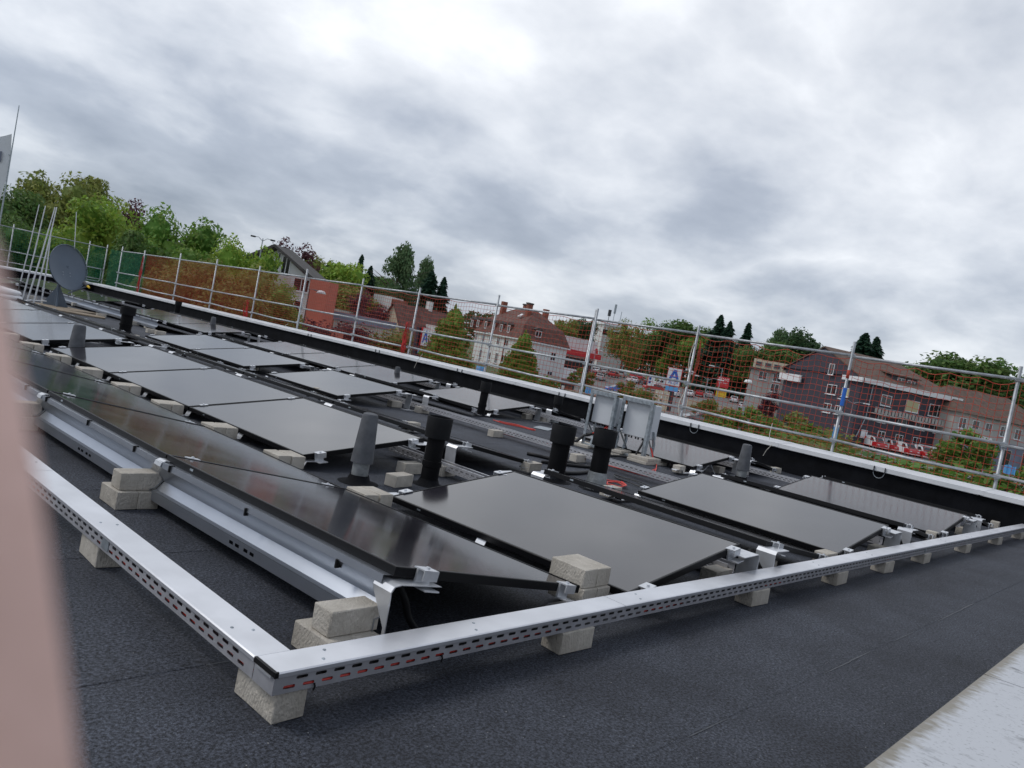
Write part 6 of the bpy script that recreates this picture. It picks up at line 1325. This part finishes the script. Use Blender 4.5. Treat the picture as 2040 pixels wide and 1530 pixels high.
for k, (px, py, x_, lab) in enumerate(((957, 740, 13.6, 'light blue paint bucket behind the coping below the mansard house'), (1172, 775, 13.6, 'light blue board behind the left inverter'), (2012, 932, 13.9, 'blue tarp scrap behind the rightmost scaffold post'), (1664, 862, 13.5, 'blue and white label hanging by the scaffold post left of the vans'))):
    P = on_plane(px, py, (x_, 0, 0), Vector((1, 0, 0))); e = empty('blue_item', (P.x, P.y, P.z-0.1)); tag(e, lab, 'bucket' if k == 0 else 'sheet'); e.name = ('paint_bucket', 'blue_board', 'blue_tarp', 'hanging_tag')[k]
    if k == 0: MB().lathe([(0.0, 0), (0.10, 0), (0.12, 0.22), (0.11, 0.22), (0.10, 0.02)], 16).build('bucket', 'paint_lightblue', e, True); MB().tube([(0, -0.12, 0.2), (0, -0.06, 0.3), (0, 0.06, 0.3), (0, 0.12, 0.2)], 0.005, 5).build('handle', 'galvanised', e)
    elif k == 3: MB().box(-0.01, 0.01, -0.04, 0.04, 0, 0.2).build('tag', 'paint_lightblue', e); MB().box(-0.012, 0.012, -0.042, 0.042, 0.2, 0.24).build('tag_head', 'paint_white', e)
    else: MB().add([(0.01*sin(i_*1.7), -0.08+0.02*i_, j*0.045+0.01*sin(i_+j)) for j in range(4) for i_ in range(9)], [(j*9+i_, j*9+i_+1, (j+1)*9+i_+1, (j+1)*9+i_) for j in range(3) for i_ in range(8)]).build('sheet', 'paint_lightblue', e)
    if k in (0, 1): MB().box(-0.3, 0.3, -0.4, 0.4, -0.06, -0.003).build('scaffold_plank', 'wood_board', e)
# ---- flagpole at far left
P = atd(0, 440, 45); e = empty('flagpole', (P.x, P.y, Gd)); tag(e, 'tall thin flagpole with a pale grey flag at the left edge', 'flagpole')
zt = atd(38, 210, 45).z-Gd; MB().tube([(0, 0, 0), (0, 0, zt)], [0.06, 0.02], 8).build('pole', 'galvanised', e)
z1 = atd(20, 265, 45).z-Gd; rows_ = 14; vs = []; 
rgt = Vector((cos(YAW), -sin(YAW), 0))
for j in range(rows_+1):
    for i_ in range(9):
        f = i_/8; z = z1-4.6*j/rows_; s = 0.10+f*1.5; hole = 0
        q = -rgt*s+Vector((0.08*sin(f*7+j*.4), 0.08*cos(f*5+j*.5), 0)); vs.append((q.x, q.y, z-0.9*f**1.4*(1 if j == 0 else max(0.1, 1-j*.12))))
fl = MB().add(vs, [(j*9+i_, j*9+i_+1, (j+1)*9+i_+1, (j+1)*9+i_) for j in range(rows_) for i_ in range(8)]).build('flag', 'flag_cloth', e, True)
m = MB(); vs2 = []
for k in range(13):
    t = k/12*pi*0.9; 
    for r0 in (0.55, 0.95): q = -rgt*(0.35+r0*sin(t)*0.75); vs2.append((q.x-fw.x*0.12, q.y-fw.y*0.12, z1-2.1+r0*cos(t)*1.25))
m.add(vs2, [(2*k, 2*k+1, 2*k+3, 2*k+2) for k in range(12)]); m.build('flag_emblem', 'bluegrey_wall', fl)
MB().tube([(0, 0, z1-1.0), tuple(-rgt*0.12+Vector((0, 0, z1-1.0)))], 0.02, 5).build('flag_clip', 'galvanised', e)
